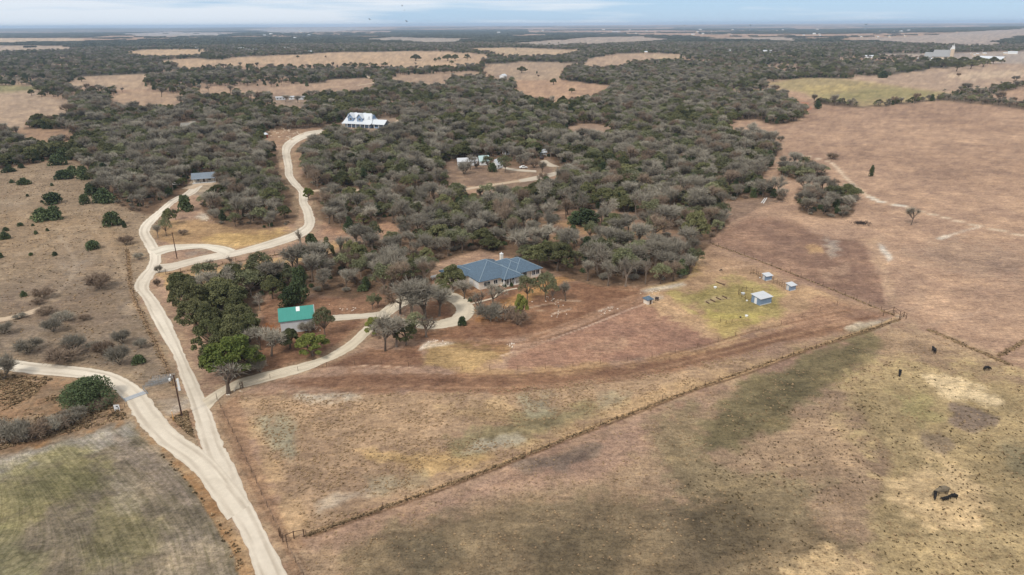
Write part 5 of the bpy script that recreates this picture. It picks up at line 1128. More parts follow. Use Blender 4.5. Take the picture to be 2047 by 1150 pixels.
# tin-roofed cabin and what stands by it
e, w, dd = building(409, 362, 42, 'tin-roofed cabin with a front porch at the end of the left road', 'tinblue', 'stucco', 'cabin', -4, .62, 2.7, 1.7, 2, cat='house')
for i in range(4):
    x = -w / 2 + .3 + (w - .6) * i / 3; m = MB(); m.box(x - .08, x + .08, -dd / 2 - 1.9, -dd / 2 - 1.74, 0, 2.2); m.build('porch_post', MT['wood'], e)
m = MB(); m.slab([(-w / 2 - .3, -dd / 2 - 2.2, 2.25), (w / 2 + .3, -dd / 2 - 2.2, 2.25), (w / 2 + .3, -dd / 2 - .35, 2.72), (-w / 2 - .3, -dd / 2 - .35, 2.72)], .1); m.build('porch_roof', MT['tinblue'], e)
m = MB(); m.box(-w / 2, w / 2, -dd / 2 - 2, -dd / 2, 0, .18); m.build('porch_floor', MT['white'], e); door(e, 0, -dd / 2, 1, 2, 'f', MT['wood'])
# vehicles
def car(x, y, rz, label, paint, name='parked_car', k=1.0):
    e = empty(name, G(x, y), rz, label, 'car'); e.scale = (k, k, k)
    m = MB(); pr = [(-2.2, .45), (-2.2, .95), (-1.4, 1.0), (-.9, 1.5), (.7, 1.5), (1.2, 1.02), (2.15, .88), (2.2, .45)]
    v = [(px_, -.88, z) for px_, z in pr] + [(px_, .88, z) for px_, z in pr]; n = len(pr)
    m.add(v, [tuple(range(n))[::1], tuple(range(2 * n - 1, n - 1, -1))] + [(i, n + i, n + (i + 1) % n, (i + 1) % n) for i in range(n)]); m.build('body', paint, e)
    m = MB()
    for s in (-1, 1): m.box(-.95, .75, s * .885 - .01, s * .885 + .01, 1.05, 1.42)
    m.add([(1.17, -.75, 1.08), (1.17, .75, 1.08), (.74, .75, 1.47), (.74, -.75, 1.47)], [(0, 1, 2, 3)]); m.build('window', MT['glass'], e)
    for sx in (-1.35, 1.35):
        for sy in (-.8, .8): MB().tube((sx, sy - .12, .36), (sx, sy + .12, .36), .36, None, 12).build('wheel', MT['ink'], e)
    return e
car(351, 371, .3, 'white car parked left of the tin-roofed cabin', MT['white']); car(1046, 337, .2, 'white car parked by the bungalow drive', MT['white'])
car(1083, 318, 1.3, 'dark car parked below the little white garage', MT['ink'])
# white bungalow in the woods
e, w, dd = building(934, 330, 38, 'low white bungalow wing under a pale roof in the woods', 'tin', 'siding', 'bungalow', 8, .45, 2.6, 1.6, 4, cat='house')
building(967, 329, 19, 'teal-roofed gabled middle of the white bungalow', 'teal', 'white', 'bungalow', 14, .8, 2.7, 2.4, 2, cat='house')
building(994, 336, 24, 'white gabled right wing of the bungalow', 'whiteroof', 'white', 'bungalow', 62, .55, 2.8, 2.4, 2, cat='house')
building(1083, 312, 15, 'little white garage above the bungalow drive', 'whiteroof', 'white', 'garage', 30, .8, 2.6, 1.4, 0)
building(1020, 308, 30, 'grey-roofed outbuilding hidden behind the bungalow', 'greyroof', 'siding', 'outbuilding', 10, .4, 2.6, 1.2, 2)
building(527, 276, 13, 'little red shed beside the rubble clearing', 'whiteroof', 'red', 'shed', 40, .8, 2.6, .9, 0, cat='shed')
building(561, 200, 18, 'white mobile home at the left of the far clearing', 'tin', 'siding', 'mobile_home', 5, .35, 3, .6, 3)
building(583, 199, 10, 'short white trailer in the far clearing', 'whiteroof', 'white', 'mobile_home', 5, .5, 3, .6, 1)
building(603, 199, 14, 'white trailer at the right of the far clearing', 'greyroof', 'siding', 'mobile_home', -10, .4, 3, .6, 2)
building(1006, 158, 13, 'lone white shed at the wood edge beside the pasture', 'whiteroof', 'white', 'shed', 60, .7, 5, 2.0, 0, cat='shed')
# ---- big white house with blue dormers
Pa = G(690, 254); Pb = G(768, 258); Wd = (Pb - Pa).length
e = empty('farmhouse', Pa, ang(Pa, Pb), 'big two-storey white house with blue gabled dormers and a white metal roof', 'house')
k = Wd / 33.0; e.scale = (k, k, k)
m = MB(); gable_walls(m, 0, 22, 0, 11, 3.4, 6.2); m.build('wall', MT['blueside'], e)
m = MB(); hh = 3.4; m.add([(-1.2, -3, 2.9), (23.2, -3, 2.9), (23.2, -.2, 3.9), (20.2, 5.5, 9.9), (1.8, 5.5, 9.9), (-1.2, -.2, 3.9), (23.2, 11.5, 3.4), (-1.2, 11.5, 3.4)], [(0, 1, 2, 5), (5, 2, 3, 4), (4, 3, 6, 7), (2, 6, 3), (7, 5, 4), (0, 5, 7), (1, 6, 2)])
rf = m.build('roof', MT['whiteroof'], e)
for xd in (5.2, 12.8):
    m = MB(); m.add([(xd - 2.3, .2, 3.6), (xd + 2.3, .2, 3.6), (xd + 2.3, .2, 7.2), (xd, .2, 9.6), (xd - 2.3, .2, 7.2), (xd - 2.3, 5, 7.2), (xd + 2.3, 5, 7.2), (xd - 2.3, 3, 3.6), (xd + 2.3, 3, 3.6)], [(0, 1, 2, 3, 4), (1, 8, 6, 2), (7, 0, 4, 5)])
    dm = m.build('dormer', MT['blueside'], e)
    m = MB(); o = .5; m.slab([(xd - 2.8, -o, 6.8), (xd + .02, -o, 9.95), (xd + .02, 9, 9.95), (xd - 2.8, 6, 6.8)], .15); m.slab([(xd + .02, -o, 9.95), (xd + 2.8, -o, 6.8), (xd + 2.8, 6, 6.8), (xd + .02, 9, 9.95)], .15); m.build('dormer_roof', MT['whiteroof'], dm)
    window(e, xd, .18, 5.2, 1.7, 1.5, 'f')
m = MB(); m.add([(17.3, 1.5, 3.5), (22, 1.5, 3.5), (22, 9, 3.5), (17.3, 9, 3.5), (19.6, 1.5, 8), (19.6, 9, 8)], [(0, 1, 4), (1, 2, 5, 4), (2, 3, 5), (3, 0, 4, 5)]); m.build('side_gable', MT['whiteroof'], e)
window(e, 9, .0, 1.0, 1.4, 1.7, 'f'); window(e, 3, 0, 1.0, 1.4, 1.7, 'f'); window(e, 16, 0, 1.0, 1.4, 1.7, 'f'); door(e, 12.5, 0, 1.2, 2.3, 'f', MT['wood'])
for i in range(7): m = MB(); x = i * 22 / 6; m.box(x - .15, x + .15, -2.8, -2.5, 0, 2.85); m.build('porch_column', MT['white'], e)
m = MB(); m.box(24.5, 32.5, .5, 1, 0, 1.0); m.box(24.5, 32.5, 7.5, 8, 0, 3.2); m.box(28.4, 28.6, .5, 8, 0, 3.2); m.build('carport_wall', MT['blueside'], e)
m = MB(); gable_roof(m, 23, 33, 0, 8.5, 3.3, 2.6, .5); m.build('carport_roof', MT['whiteroof'], e)
for x in (24.6, 28.4, 32.4): m = MB(); m.box(x - .2, x + .2, .2, .55, 0, 3.2); m.build('carport_column', MT['white'], e)
# ---- church on the right
Pc = G(1884, 121); Pc.z = float(hills(np.array([Pc.x]), np.array([Pc.y]))[0])
e = empty('church', Pc, math.atan2(Pc.y, Pc.x) - math.pi / 2 + math.radians(-12), 'large stone church with two spired towers above dark oaks', 'church')
m = MB(); gable_walls(m, -18, 14, -11, 11, 9, 12); m.build('nave_wall', MT['stone'], e)
m = MB(); gable_roof(m, -18, 14, -11, 11, 9, 12, 1, .5); m.build('roof', MT['greyroof'], e)
m = MB(); gable_walls(m, -26, -18, -9, 9, 7, 10); m.build('apse_wall', MT['greyroof'], e)
m = MB(); gable_roof(m, -34, -18, -9, 9, 7, 9, .5, .5); m.build('apse_roof', MT['greyroof'], e)
for tx, ty, th in ((17, -8, 30), (10, 14, 27)):
    m = MB(); m.box(tx - 3, tx + 3, ty - 3, ty + 3, 0, th - 7); tw = m.build('tower', MT['stone'], e)
    for q in ((-1.8, -1.8), (1.8, -1.8), (-1.8, 1.8), (1.8, 1.8)): MB().tube((tx + q[0], ty + q[1], th - 7), (tx + q[0], ty + q[1], th - 1), 1.1, .12, 4).build('pinnacle', MT['white'], tw)
    MB().tube((tx, ty, th - 7), (tx, ty, th + 4), 1.9, .1, 6).build('spire', MT['white'], tw)
m = MB(); m.box(-24, 22, -16, -11, 0, 3.2); m.build('aisle', MT['white'], e)
building(1853, 122, 34, 'low white-roofed annexe left of the church', 'whiteroof', 'white', 'annexe', 6, .35, 4, 2, 0)
building(1982, 123, 44, 'long white-roofed hall right of the church oaks', 'whiteroof', 'stone', 'hall', -24, .4, 5, 5, 0)
building(2024, 108, 16, 'pale building at the far right of the valley', 'whiteroof', 'white', 'farm_building', 0, .4, 4, 2, 0)
# ---- farms and houses far off
FAR = [(77, 90, 27, 'long white greenhouse on the far left field'), (486, 99, 24, 'large white-roofed farm building behind the golden field'), (504, 102, 18, 'white barn right of the large farm building'), (574, 98, 18, 'white house on the far golden slope'), (594, 102, 14, 'pale shed right of the white house on the slope'),
       (470, 96, 10, 'small pale barn left of the large farm building'), (1455, 104, 11, 'white farmhouse peeping over the far woods'), (1534, 105, 16, 'white curved roof over the far woods'), (1291, 107, 6, 'tiny white house in the far field'), (684, 101, 12, 'grey roof between the trees above the golden field'),
       (1232, 64, 16, 'pale house on the wooded ridge'), (972, 63, 9, 'pale house on the dark hill'), (1740, 116, 22, 'low pale building left of the church'), (395, 98, 8, 'dark farm roof left of the farm buildings'), (620, 106, 8, 'tiny farmhouse right of the golden slope'), (152, 122, 12, 'pale roof among the left woods'), (430, 115, 8, 'pale roof by the dark field')]
for i, (x, y, w, l) in enumerate(FAR): building(x, y, w, l, ['whiteroof', 'tin', 'whiteroof'][i % 3], ['white', 'siding', 'stone'][i % 3], 'farm_building', (i * 37) % 50 - 25, .5, 4, 2, 0)
proto = building(560, 78, 3.6, 'tiny pale house in the hazy far valley', 'tin', 'stone', 'far_house', 0, .6, 5, 2.5, 0, group='pale houses scattered over the far valley')[0]
VAL = [(500, 640, 62, 86, 'above the large white-roofed farm building', 9), (900, 1000, 66, 80, 'on the hazy dark hill left of the middle', 4), (1060, 1180, 60, 78, 'in the pale fields right of the dark hill', 4), (1200, 1300, 60, 76, 'in the hazy fields above the far golden field', 4),
       (1380, 1480, 60, 76, 'below the left water tower', 9), (1520, 1640, 60, 74, 'in the settlement between the two water towers', 9), (1690, 1860, 62, 78, 'below the right water tower', 8), (1930, 2040, 108, 113, 'in the row behind the white hall', 5)]
k_ = 0
for x0, x1, y0, y1, w, n in VAL:
    xs = sorted(random.uniform(x0, x1) for _ in range(n))
    for j, x in enumerate(xs):
        p = G(x, random.uniform(y0, y1)); p.z = float(hills(np.array([p.x]), np.array([p.y]))[0]); o = proto if k_ == 0 else copy_tree(proto); k_ += 1
        o.location = p; o.rotation_euler[2] += random.uniform(-1, 1); s = random.uniform(.7, 1.5) * p.length / 3800; o.scale = (s, s, s * .9); o['group'] = 'pale houses ' + w
        o['label'] = 'tiny pale house ' + w + ', ' + ('leftmost' if j == 0 else 'rightmost' if j == n - 1 else ORD[j])
# water towers
for i, (x, s) in enumerate(((1498, 1.0), (1728, 1.0), (1367, .6))):
    p = G(x, 70); d = 7200; q = Vector((p.x, p.y, 0)).normalized() * d; z = float(hills(np.array([q.x]), np.array([q.y]))[0]); top = CAMH + (50 - (50 - 4 * s)) / FPX * d * .9 - (x - 1023) * 0 
    e = empty('water_tower', (q.x, q.y, z), 0, ['grey water tower on the horizon, left of the pair', 'grey water tower on the horizon, right of the pair', 'smallest water tower on the horizon'][i], 'water tower', 'water towers on the horizon')
    yy = (50, 48.5, 50.5)[i]; dv = CF + CR * ((x - 1023.5) / FPX) - CU * ((yy - 575) / FPX); hT = CAMH + dv.z * d / math.hypot(dv.x, dv.y) - z
    m = MB(); m.tube((0, 0, 0), (0, 0, hT - 12), 3.2 * s, 2.2 * s, 10); m.build('leg', MT['tank'], e)
    m = MB(); R = 12 * s
    pr = [(2, -.62), (.72, -.5), (1.0, -.1), (1.0, .15), (.7, .45), (.1, .6)]; pr[0] = (.2, -.62)
    for (a_, za), (b__, zb) in zip(pr[:-1], pr[1:]): m.tube((0, 0, hT + za * R), (0, 0, hT + zb * R), a_ * R, b__ * R, 14, False)
    m.build('tank', MT['tank'], e)
# ---- fences
def fence(pts, label, sp=4.5, h=1.25, group=None, wires=(.35, .7, 1.1), pr=.055, name='wire_fence', top=None):
    P = smooth([G(*p) for p in pts], 4) if len(pts) > 2 else [G(*p) for p in pts]
    seg = [(b - a).length for a, b in zip(P[:-1], P[1:])]; tot = sum(seg); n = min(int(tot / sp), 98); pos = []
    for i in range(n + 1):
        d = tot * i / n; k = 0
        while k < len(seg) - 1 and d > seg[k]: d -= seg[k]; k += 1
        pos.append(P[k].lerp(P[k + 1], min(d / seg[k], 1)))
    e = empty(name, pos[0], 0, label, 'fence', group); m = MB(); o = pos[0]
    base = [MB().tube((0, 0, 0), (random.uniform(-.05, .05), random.uniform(-.05, .05), h), pr, pr * .85, 5) for _ in range(3)]; mes = [mesh_of(b, 'post', MT['wood']) for b in base]
    for i, p in enumerate(pos):
        po = link('post', mes[i % 3], e, p - o, i * 1.3); s = random.uniform(.85, 1.15) * (1.5 if i % 9 == 0 else 1); po.scale = (1, 1, min(s, 1.35))
    for a, b in zip(pos[:-1], pos[1:]):
        for z in wires: m.tube(a - o + Vector((0, 0, z)), b - o + Vector((0, 0, z)), .014 if top is None else top, None, 3, False)
    m.build('wire' if top is None else 'rail', MT['wire'] if top is None else MT['wood'], e); return e
fence([(612, 1074), (800, 1006), (1000, 931), (1200, 851), (1400, 775), (1500, 742), (1620, 697), (1730, 662), (1800, 639)], 'long wire fence crossing the fields from the lower gate to the far corner', 4.2)
fence([(1787, 631), (1708, 598), (1645, 572), (1581, 548), (1533, 528), (1486, 510), (1419, 486)], 'wire fence between the green paddock and the mauve paddock', 4.0, pr=.07)
fence([(484, 776), (540, 757), (607, 740), (736, 729), (940, 741), (1090, 738)], 'wire fence along the lower side of the driveway', 6)
fence([(1090, 738), (1200, 728), (1270, 721), (1345, 706), (1424, 688), (1470, 672)], 'wire fence below the red-brown paddock', 6)
fence([(1470, 672), (1588, 641), (1645, 621), (1706, 599)], 'broken wire fence at the foot of the green paddock', 8, group=None)
fence([(332, 549), (400, 537), (480, 523), (560, 509), (622, 497)], 'wire fence below the pale road and the turnaround', 4, 1.5, pr=.09)
fence([(434, 800), (458, 850), (492, 920), (527, 998), (562, 1070), (602, 1145), (625, 1190)], 'wire fence beside the main gravel road', 3.6)
fence([(253, 498), (256, 545), (268, 590), (296, 655), (333, 735), (346, 770)], 'wire fence left of the main gravel road', 5, 1.4)
fence([(1476, 588), (1488, 583), (1503, 586)], 'short timber pen rail behind the largest shed', 1.4, 1.7, wires=(.5, .95, 1.4), top=.05, name='pen_fence')
fence([(1476, 590), (1487, 598), (1501, 603)], 'short timber pen rail left of the largest shed', 1.8, 1.2, wires=(.5, .95), top=.05, name='pen_fence')
fence([(1500, 549), (1508, 548), (1519, 556)], 'row of tall timber posts by the topmost shed', 1.1, 1.8, wires=(.6, 1.2), top=.05, name='pen_fence')
fence([(1545, 567), (1554, 569), (1567, 577)], 'row of timber posts left of the shed by the fence', 1.1, 1.6, wires=(.6, 1.1), top=.05, name='pen_fence')
fence([(1440, 643), (1452, 647), (1463, 646)], 'leftover row of posts in the yellow-green grass', 1.2, 1.2, wires=(.6,), name='pen_fence')
fence([(0, 820 + 66), (100, 880), (200, 848), (250, 815)], 'old wire fence in the roadside hedge', 4, 1.2)
def brace(pts, h, label, name='gate', rails=((.9, 1),), pr=.1):
    P = [G(*p) for p in pts]; e = empty(name, P[0], 0, label, 'gate'); m = MB()
    for p in P: MB().tube((0, 0, 0), (0, 0, h), pr, None, 6).build('post', MT['wood'], e, p - P[0])
    for i, (a, b) in enumerate(zip(P[:-1], P[1:])):
        for f, g_ in rails: m.tube(a - P[0] + Vector((0, 0, h * f)), b - P[0] + Vector((0, 0, h * f * g_)), .06, None, 5)
    m.build('rail', MT['wood'], e)
brace([(566, 1084), (573, 1084), (588, 1077), (608, 1073)], 1.5, 'dark timber corner brace at the lower end of the long fence')
brace([(559, 1072), (562, 1076)], 1.5, 'short timber gate post pair beside the road fence')
brace([(1765, 633), (1785, 627), (1798, 636)], 2.0, 'tall timber gate frame at the far corner of the paddocks', rails=((.95, 1), (.5, 1)))
brace([(1797, 641), (1806, 634), (1811, 638)], 1.6, 'low corner brace at the right end of the long fence', rails=((.95, 1), (.5, 1)))
brace([(481, 778), (486, 776)], 1.6, 'timber gate posts at the driveway mouth', rails=((.9, .9), (.5, 1)))
# utility poles
def pole(x, y, h, label, arm):
    e = empty('utility_pole', G(x, y), .3, label, 'pole', None); MB().tube((0, 0, 0), (0, 0, h), .17, .11, 8).build('shaft', MT['pole'], e)
    if arm:
        MB().box(.35, .75, -.12, .12, h - 3.6, h - .9).build('equipment_box', MT['white'], e); MB().box(.1, .36, -.05, .05, h - 1.4, h - 1.25).box(.1, .36, -.05, .05, h - 3, h - 2.85).build('bracket', MT['steel'], e)
        MB().tube((-.6, 0, h - .1), (.6, 0, h - .1), .05, None, 5).build('crossarm', MT['pole'], e); MB().tube((-.55, 0, h - .05), (-.55, 0, h + .25), .13, .1, 8).build('lamp_head', MT['white'], e)
    else: MB().tube((-.5, 0, h - .3), (.5, 0, h - .3), .05, None, 5).build('crossarm', MT['pole'], e)
pole(363.5, 831, 9.4, 'brown utility pole with a white box between the two gravel roads', True); pole(354, 517, 9.5, 'thin brown utility pole inside the pale turnaround', False)
pole(828, 545, 7.5, 'thin pole standing in the brown wood left of the house', False)
# things by the road fork
a = G(250, 800); b = G(290, 785); d = (b - a).length
e = empty('cattle_guard', a, ang(a, b), 'grey steel cattle guard let into the left gravel road', 'cattle guard')
m = MB(); m.box(0, d, -.8, .8, .05, .09); m.build('bed', MT['greyroof'], e)
m = MB()
for i in range(8): m.box(0, d, -.78 + i * .2, -.69 + i * .2, .09, .16)
m.build('rail', MT['tin'], e); MB().tube((-.2, -1.1, .0), (-.2, 1.1, .6), .08).tube((d + .2, -1.1, 0), (d + .2, 1.1, .6), .08).build('wing', MT['steel'], e)
for i in range(4):
    p = G(286 + 6 * i, 777 - 4 * i); q = G(340 + 3 * i, 764 - 2 * i); d = (q - p).length; e = empty('cattle_gate', p, ang(p, q), ['lowest grey steel cattle panel lying in the grass by the cattle guard', 'second steel cattle panel of the heap by the cattle guard', 'third steel cattle panel of the heap by the cattle guard', 'topmost steel cattle panel of the heap by the cattle guard'][i], 'panel', 'steel panels heaped by the cattle guard'); m = MB(); z = .08 + .12 * i
    for k in range(5): m.tube((0, k * .35, z + k * .03 * i), (d, k * .35, z + k * .03 * i), .025, None, 4)
    for k in range(4): m.tube((d * k / 3, 0, z), (d * k / 3, 1.4, z + .12 * i), .025, None, 4)
    m.build('frame', MT['steel'], e)
tag(MB().tube((0, 0, 0), (0, 0, .5), .3, .26, 10).tube((0, 0, .5), (0, 0, .6), .26, .1, 10).build('bucket', MT['white'], None, G(340, 761)), 'white bucket beside the heap of steel panels', 'bucket')
e = empty('sign', G(235, 822), .15, 'small white sign board with a dark mark by the hedge', 'sign'); MB().box(-.55, .55, -.03, .03, .45, 1.5).build('board', MT['white'], e); MB().box(-.5, -.42, -.02, .06, 0, .45).box(.42, .5, -.02, .06, 0, .45).build('leg', MT['white'], e)
MB().box(-.1, .3, -.045, -.032, 1.0, 1.25).box(.15, .42, -.045, -.032, .62, .86).build('emblem', MT['ink'], e)
e = empty('marker_post', G(347, 841), 0, 'thin yellow marker post beside the utility pole', 'post'); MB().tube((0, 0, 0), (0, 0, 2.2), .06, None, 6).build('shaft', MT['yellow'], e); MB().tube((0, 0, 2.2), (0, 0, 2.35), .08, .05, 6).build('cap', MT['white'], e)
# timber beams, tubs, debris
for i, (x0, y0, x1, y1) in enumerate([(1411.4, 604, 1417.3, 607.4), (1420.2, 599.6, 1429.5, 604.5), (1431.5, 595.7, 1441.2, 600.3), (1444.2, 592.7, 1453, 597.3), (1432, 564.4, 1448.6, 570.7)]):
    a = G(x0, y0); b = G(x1, y1); tag(MB().box(0, (b - a).length, -.14, .14, 0, .28).build('timber_beam', MT['wood'], None, a, ang(a, b)), ['shortest dark timber beam, nearest of the ladder row in the grass', 'second timber beam of the ladder row from the short one', 'third timber beam of the ladder row in the grass', 'farthest timber beam of the ladder row in the grass', 'long dark beam lying apart above the white tub'][i], 'beam', 'timber beams laid in the grass' if i < 4 else None)
for i, (x, y, r, mm, l) in enumerate([(1429.5, 576, .5, 'white', 'white feed tub in the yellow-green grass'), (1492, 633, .45, 'white', 'pale feed tub below the largest shed'), (1480, 635, .3, 'ink', 'dark bucket left of the pale feed tub'), (1493, 602, .3, 'white', 'white tub at the corner of the largest shed'), (1519, 556, .25, 'white', 'white tub beside the topmost shed'), (1485, 589, .6, 'tin', 'tin trough behind the largest shed')]):
    tag(MB().tube((0, 0, 0), (0, 0, r * .9), r * .8, r, 12).build('feed_tub', MT[mm], None, G(x, y)), l, 'tub')
for i, (x0, y0, x1, y1) in enumerate([(1522, 406, 1529, 397), (1526, 407, 1533, 396)]):
    a = G(x0, y0); b = G(x1, y1); tag(MB().box(0, (b - a).length, -.16, .16, 0, .2).build('plank', MT['white'], None, a, ang(a, b)), ['left pale plank lying at the wood edge by the thicket', 'right pale plank lying at the wood edge by the thicket'][i], 'plank', None)
m = MB()
for i in range(60): p = Vector((random.gauss(0, 2.6), random.gauss(0, 1.3), .1)); q = p + Vector((random.uniform(-1, 1), random.uniform(-1, 1), random.uniform(0, .6))); m.tube(p, q, .07, .04, 4)
tag(m.build('brush_pile', MT['bark'], None, G(1552, 404)), 'grey pile of cut brush beside the thicket', 'brush pile', kind='stuff')
m = MB()
for i in range(160): p = Vector((random.gauss(0, 1.6), random.gauss(0, 1.2), .1)); q = p + Vector((random.uniform(-1, 1), random.uniform(-1, 1), random.uniform(0, .8))); m.tube(p, q, .07, .04, 4)
tag(m.build('brush_pile', MT['ink'], None, G(1722, 447)), 'black burnt brush heap in the brown field', 'brush pile', kind='stuff')
m = MB()
for i in range(90):
    a_ = random.choice([(540, 268), (565, 262), (590, 266), (520, 300), (500, 293), (498, 305), (570, 275)]); p = G(a_[0] + random.gauss(0, 14), a_[1] + random.gauss(0, 3)); s = random.uniform(.3, 1.0); m.box(p.x - s, p.x + s, p.y - s * .6, p.y + s * .6, 0, s * .6, random.random() * 3, (p.x, p.y))
tag(m.build('rubble', MT['stone']), 'pale rubble strewn over the clearing by the little red shed', None, kind='stuff')
m = MB()
for i in range(120):
    a_ = random.choice([(870, 683, 12, 3), (1105, 603, 16, 4), (1110, 628, 14, 3), (1210, 620, 10, 3), (460, 783, 12, 4), (1020, 690, 4, 2), (700, 616, 20, 5), (1300, 584, 12, 3), (630, 655, 8, 3), (405, 437, 12, 3)]); p = G(a_[0] + random.gauss(0, a_[2]), a_[1] + random.gauss(0, a_[3])); s = random.uniform(.08, .22); m.box(p.x - s, p.x + s, p.y - s * .6, p.y + s * .6, 0, s * .5, random.random() * 3, (p.x, p.y))
tag(m.build('loose_stones', MT['stucco']), 'pale limestone rocks scattered about the house grounds', None, kind='stuff')
# ---- cattle
def beast_mesh(name, graze, m, fat=1.0):
    vs = [(0, 0, 1.1, .44 * fat), (-.75, 0, 1.14, .38 * fat), (.62, 0, 1.14, .36 * fat), (.98, 0, 1.12 if not graze else .95, .22), (1.28, 0, 1.22 if not graze else .55, .17), (1.58, 0, 1.06 if not graze else .2, .11), (-1.12, 0, 1.2, .1), (-1.24, 0, .9, .035), (-1.22, 0, .5, .05)]
    es = [(0, 1), (0, 2), (2, 3), (3, 4), (4, 5), (1, 6), (6, 7), (7, 8)]
    for s in (-1, 1):
        n = len(vs); vs += [(-.78, s * .2, .82, .2), (-.92, s * .2, .46, .085), (-.84, s * .2, .05, .07), (.6, s * .19, .78, .16), (.6, s * .19, .42, .085), (.62, s * .19, .05, .07), (1.22, s * .26, (1.34 if not graze else .72), .05)]
        es += [(1, n), (n, n + 1), (n + 1, n + 2), (2, n + 3), (n + 3, n + 4), (n + 4, n + 5), (4, n + 6)]
    me = bpy.data.meshes.new(name); me.from_pydata([v[:3] for v in vs], es, []); o = bpy.data.objects.new('tmp', me); COL.objects.link(o)
    o.modifiers.new('s', 'SKIN'); 
    for i, v in enumerate(vs): me.skin_vertices[0].data[i].radius = (v[3], v[3] * (1.15 if i < 3 else 1))
    me.skin_vertices[0].data[0].use_root = True; o.modifiers.new('u', 'SUBSURF').levels = 1
    dg = bpy.context.evaluated_depsgraph_get(); out = bpy.data.meshes.new_from_object(o.evaluated_get(dg)); out.name = name; bpy.data.objects.remove(o); out.materials.clear(); out.materials.append(m)
    for p in out.polygons: p.use_smooth = True; p.material_index = 0
    return out
cg = beast_mesh('cow', True, MT['black'], .85); cs_ = beast_mesh('cow', False, MT['black'], .85); cgr = beast_mesh('cow', True, MT['greyhide'], .92)
for x, y, rz, k, me, l, nm in [(1881, 989, 3.3, 1.12, cgr, 'large grey-tan cow with the black calves on the straw patch', 'cow'), (1868, 994, 4.2, .72, cg, 'black calf at the head of the grey cow', 'cow'), (1888, 1002, 3.3, .62, cs_, 'black calf in front of the grey cow', 'calf'), (1903, 998, 3.2, .74, cg, 'black calf standing behind the tail of the grey cow', 'calf'),
                        (1866, 705, 1.35, .9, cs_, 'black cow walking away below the far fence corner', 'cow'), (1798, 750, 4.2, .85, cg, 'black cow grazing left of the bright straw patch', 'cow'), (1972, 741, .15, .8, cg, 'black cow alone at the far right', 'cow'),
                        (1363, 547, .4, .5, cg, 'black goat grazing near the open wood', 'goat'), (1367.5, 547.5, 2.4, .4, cs_, 'smaller black goat beside the grazing one', 'goat'), (1441, 542, 3.0, .4, cg, 'black goat alone above the green paddock', 'goat')]:
    o = tag(link(nm, me, None, G(x, y), rz), l, nm); o.scale = (k, k, k)
# ---- birds
bm_ = MB(); bm_.add([(.45, 0, 0), (-.4, .06, 0), (-.4, -.06, 0), (0, .1, .07), (0, -.1, .07), (0, .08, -.08), (0, -.08, -.08)], [(0, 3, 4), (0, 5, 3), (0, 4, 6), (0, 6, 5), (1, 3, 5), (2, 6, 4), (1, 2, 4, 3), (1, 5, 6, 2)])
for s in (-1, 1): bm_.add([(.18, s * .08, .05), (-.2, s * .08, .05), (.2, s * .6, .25), (-.22, s * .6, .25), (.02, s * 1.0, .3), (-.2, s * .95, .3), (.18, s * .08, .02), (-.2, s * .08, .02), (.2, s * .6, .22), (-.22, s * .6, .22), (.02, s * 1.0, .28), (-.2, s * .95, .28)], [(0, 2, 3, 1), (2, 4, 5, 3), (7, 9, 8, 6), (9, 11, 10, 8), (0, 6, 8, 2), (2, 8, 10, 4), (1, 3, 9, 7), (3, 5, 11, 9), (4, 10, 11, 5)])
bme = mesh_of(bm_, 'bird', MT['bird'])
for i, (x, y, d, l) in enumerate([(804, 12, 430, 'black bird soaring highest in the sky'), (808.5, 21, 640, 'small dark bird just below the highest one'), (739, 39, 420, 'black bird flying alone to the left'), (813, 43, 400, 'black bird banking low above the horizon')]):
    dv = CF + CR * ((x - 1023.5) / FPX) - CU * ((y - 575) / FPX); o = tag(link('bird', bme, None, Vector((0, 0, CAMH)) + dv * d, i * 1.3), l, 'bird'); o.rotation_euler = (.5 * (-1) ** i, -.3 + .3 * i, 1.2 * i)
# ---- grass and weeds: countless small clumps
def tuft(name, m, n, w, h, seed):
    r = random.Random(seed); V = []; F = []
    for i in range(n):
        a = r.uniform(0, 6.28); q = r.uniform(0, w * .5); x, y = q * math.cos(a), q * math.sin(a); b = r.uniform(0, 6.28); t = w * .16; tx, ty = x + math.cos(a) * w * .35, y + math.sin(a) * w * .35; hh = h * r.uniform(.6, 1.1); k = len(V)
        V += [(x - t * math.cos(b), y - t * math.sin(b), 0), (x + t * math.cos(b), y + t * math.sin(b), 0), (tx + t * .6 * math.cos(b), ty + t * .6 * math.sin(b), hh), (tx - t * .6 * math.cos(b), ty - t * .6 * math.sin(b), hh * .9)]; F.append((k, k + 1, k + 2, k + 3))
    return npmesh(name, V, F, [m])
tg = link('grass_tuft', tuft('grass_tuft', MT['grass'], 16, .42, .24, 1), None, G(1300, 820)); tag(tg, 'single straw-coloured grass tuft below the long fence', 'grass tuft')
tw_ = link('weed_clump', tuft('weed_clump', MT['weed'], 16, .36, .18, 2), None, G(1700, 900)); tag(tw_, 'single dark weed clump in the lower right pasture', 'weed')
def zone(polys, n, clump=9, thr=.45, rd=1.0):
    X = []; Y = []
    for P in polys:
        W_ = [G(*p) for p in P]; x0 = min(p.x for p in W_); x1 = max(p.x for p in W_); y0 = min(p.y for p in W_); y1 = max(p.y for p in W_)
        m = n * 4 // len(polys); x = rng.uniform(x0, x1, m); y = rng.uniform(y0, y1, m); px, py = PX(x, y); k = polysd(px, py, P) < 0; x = x[k]; y = y[k]
        k = fbm(x, y, clump, 3, 66) + rng.uniform(-.12, .12, len(x)) > thr; k &= roaddist(x, y) > .5; x = x[k]; y = y[k]; X.append(x[:n // len(polys)]); Y.append(y[:n // len(polys)])
    return np.concatenate(X), np.concatenate(Y)
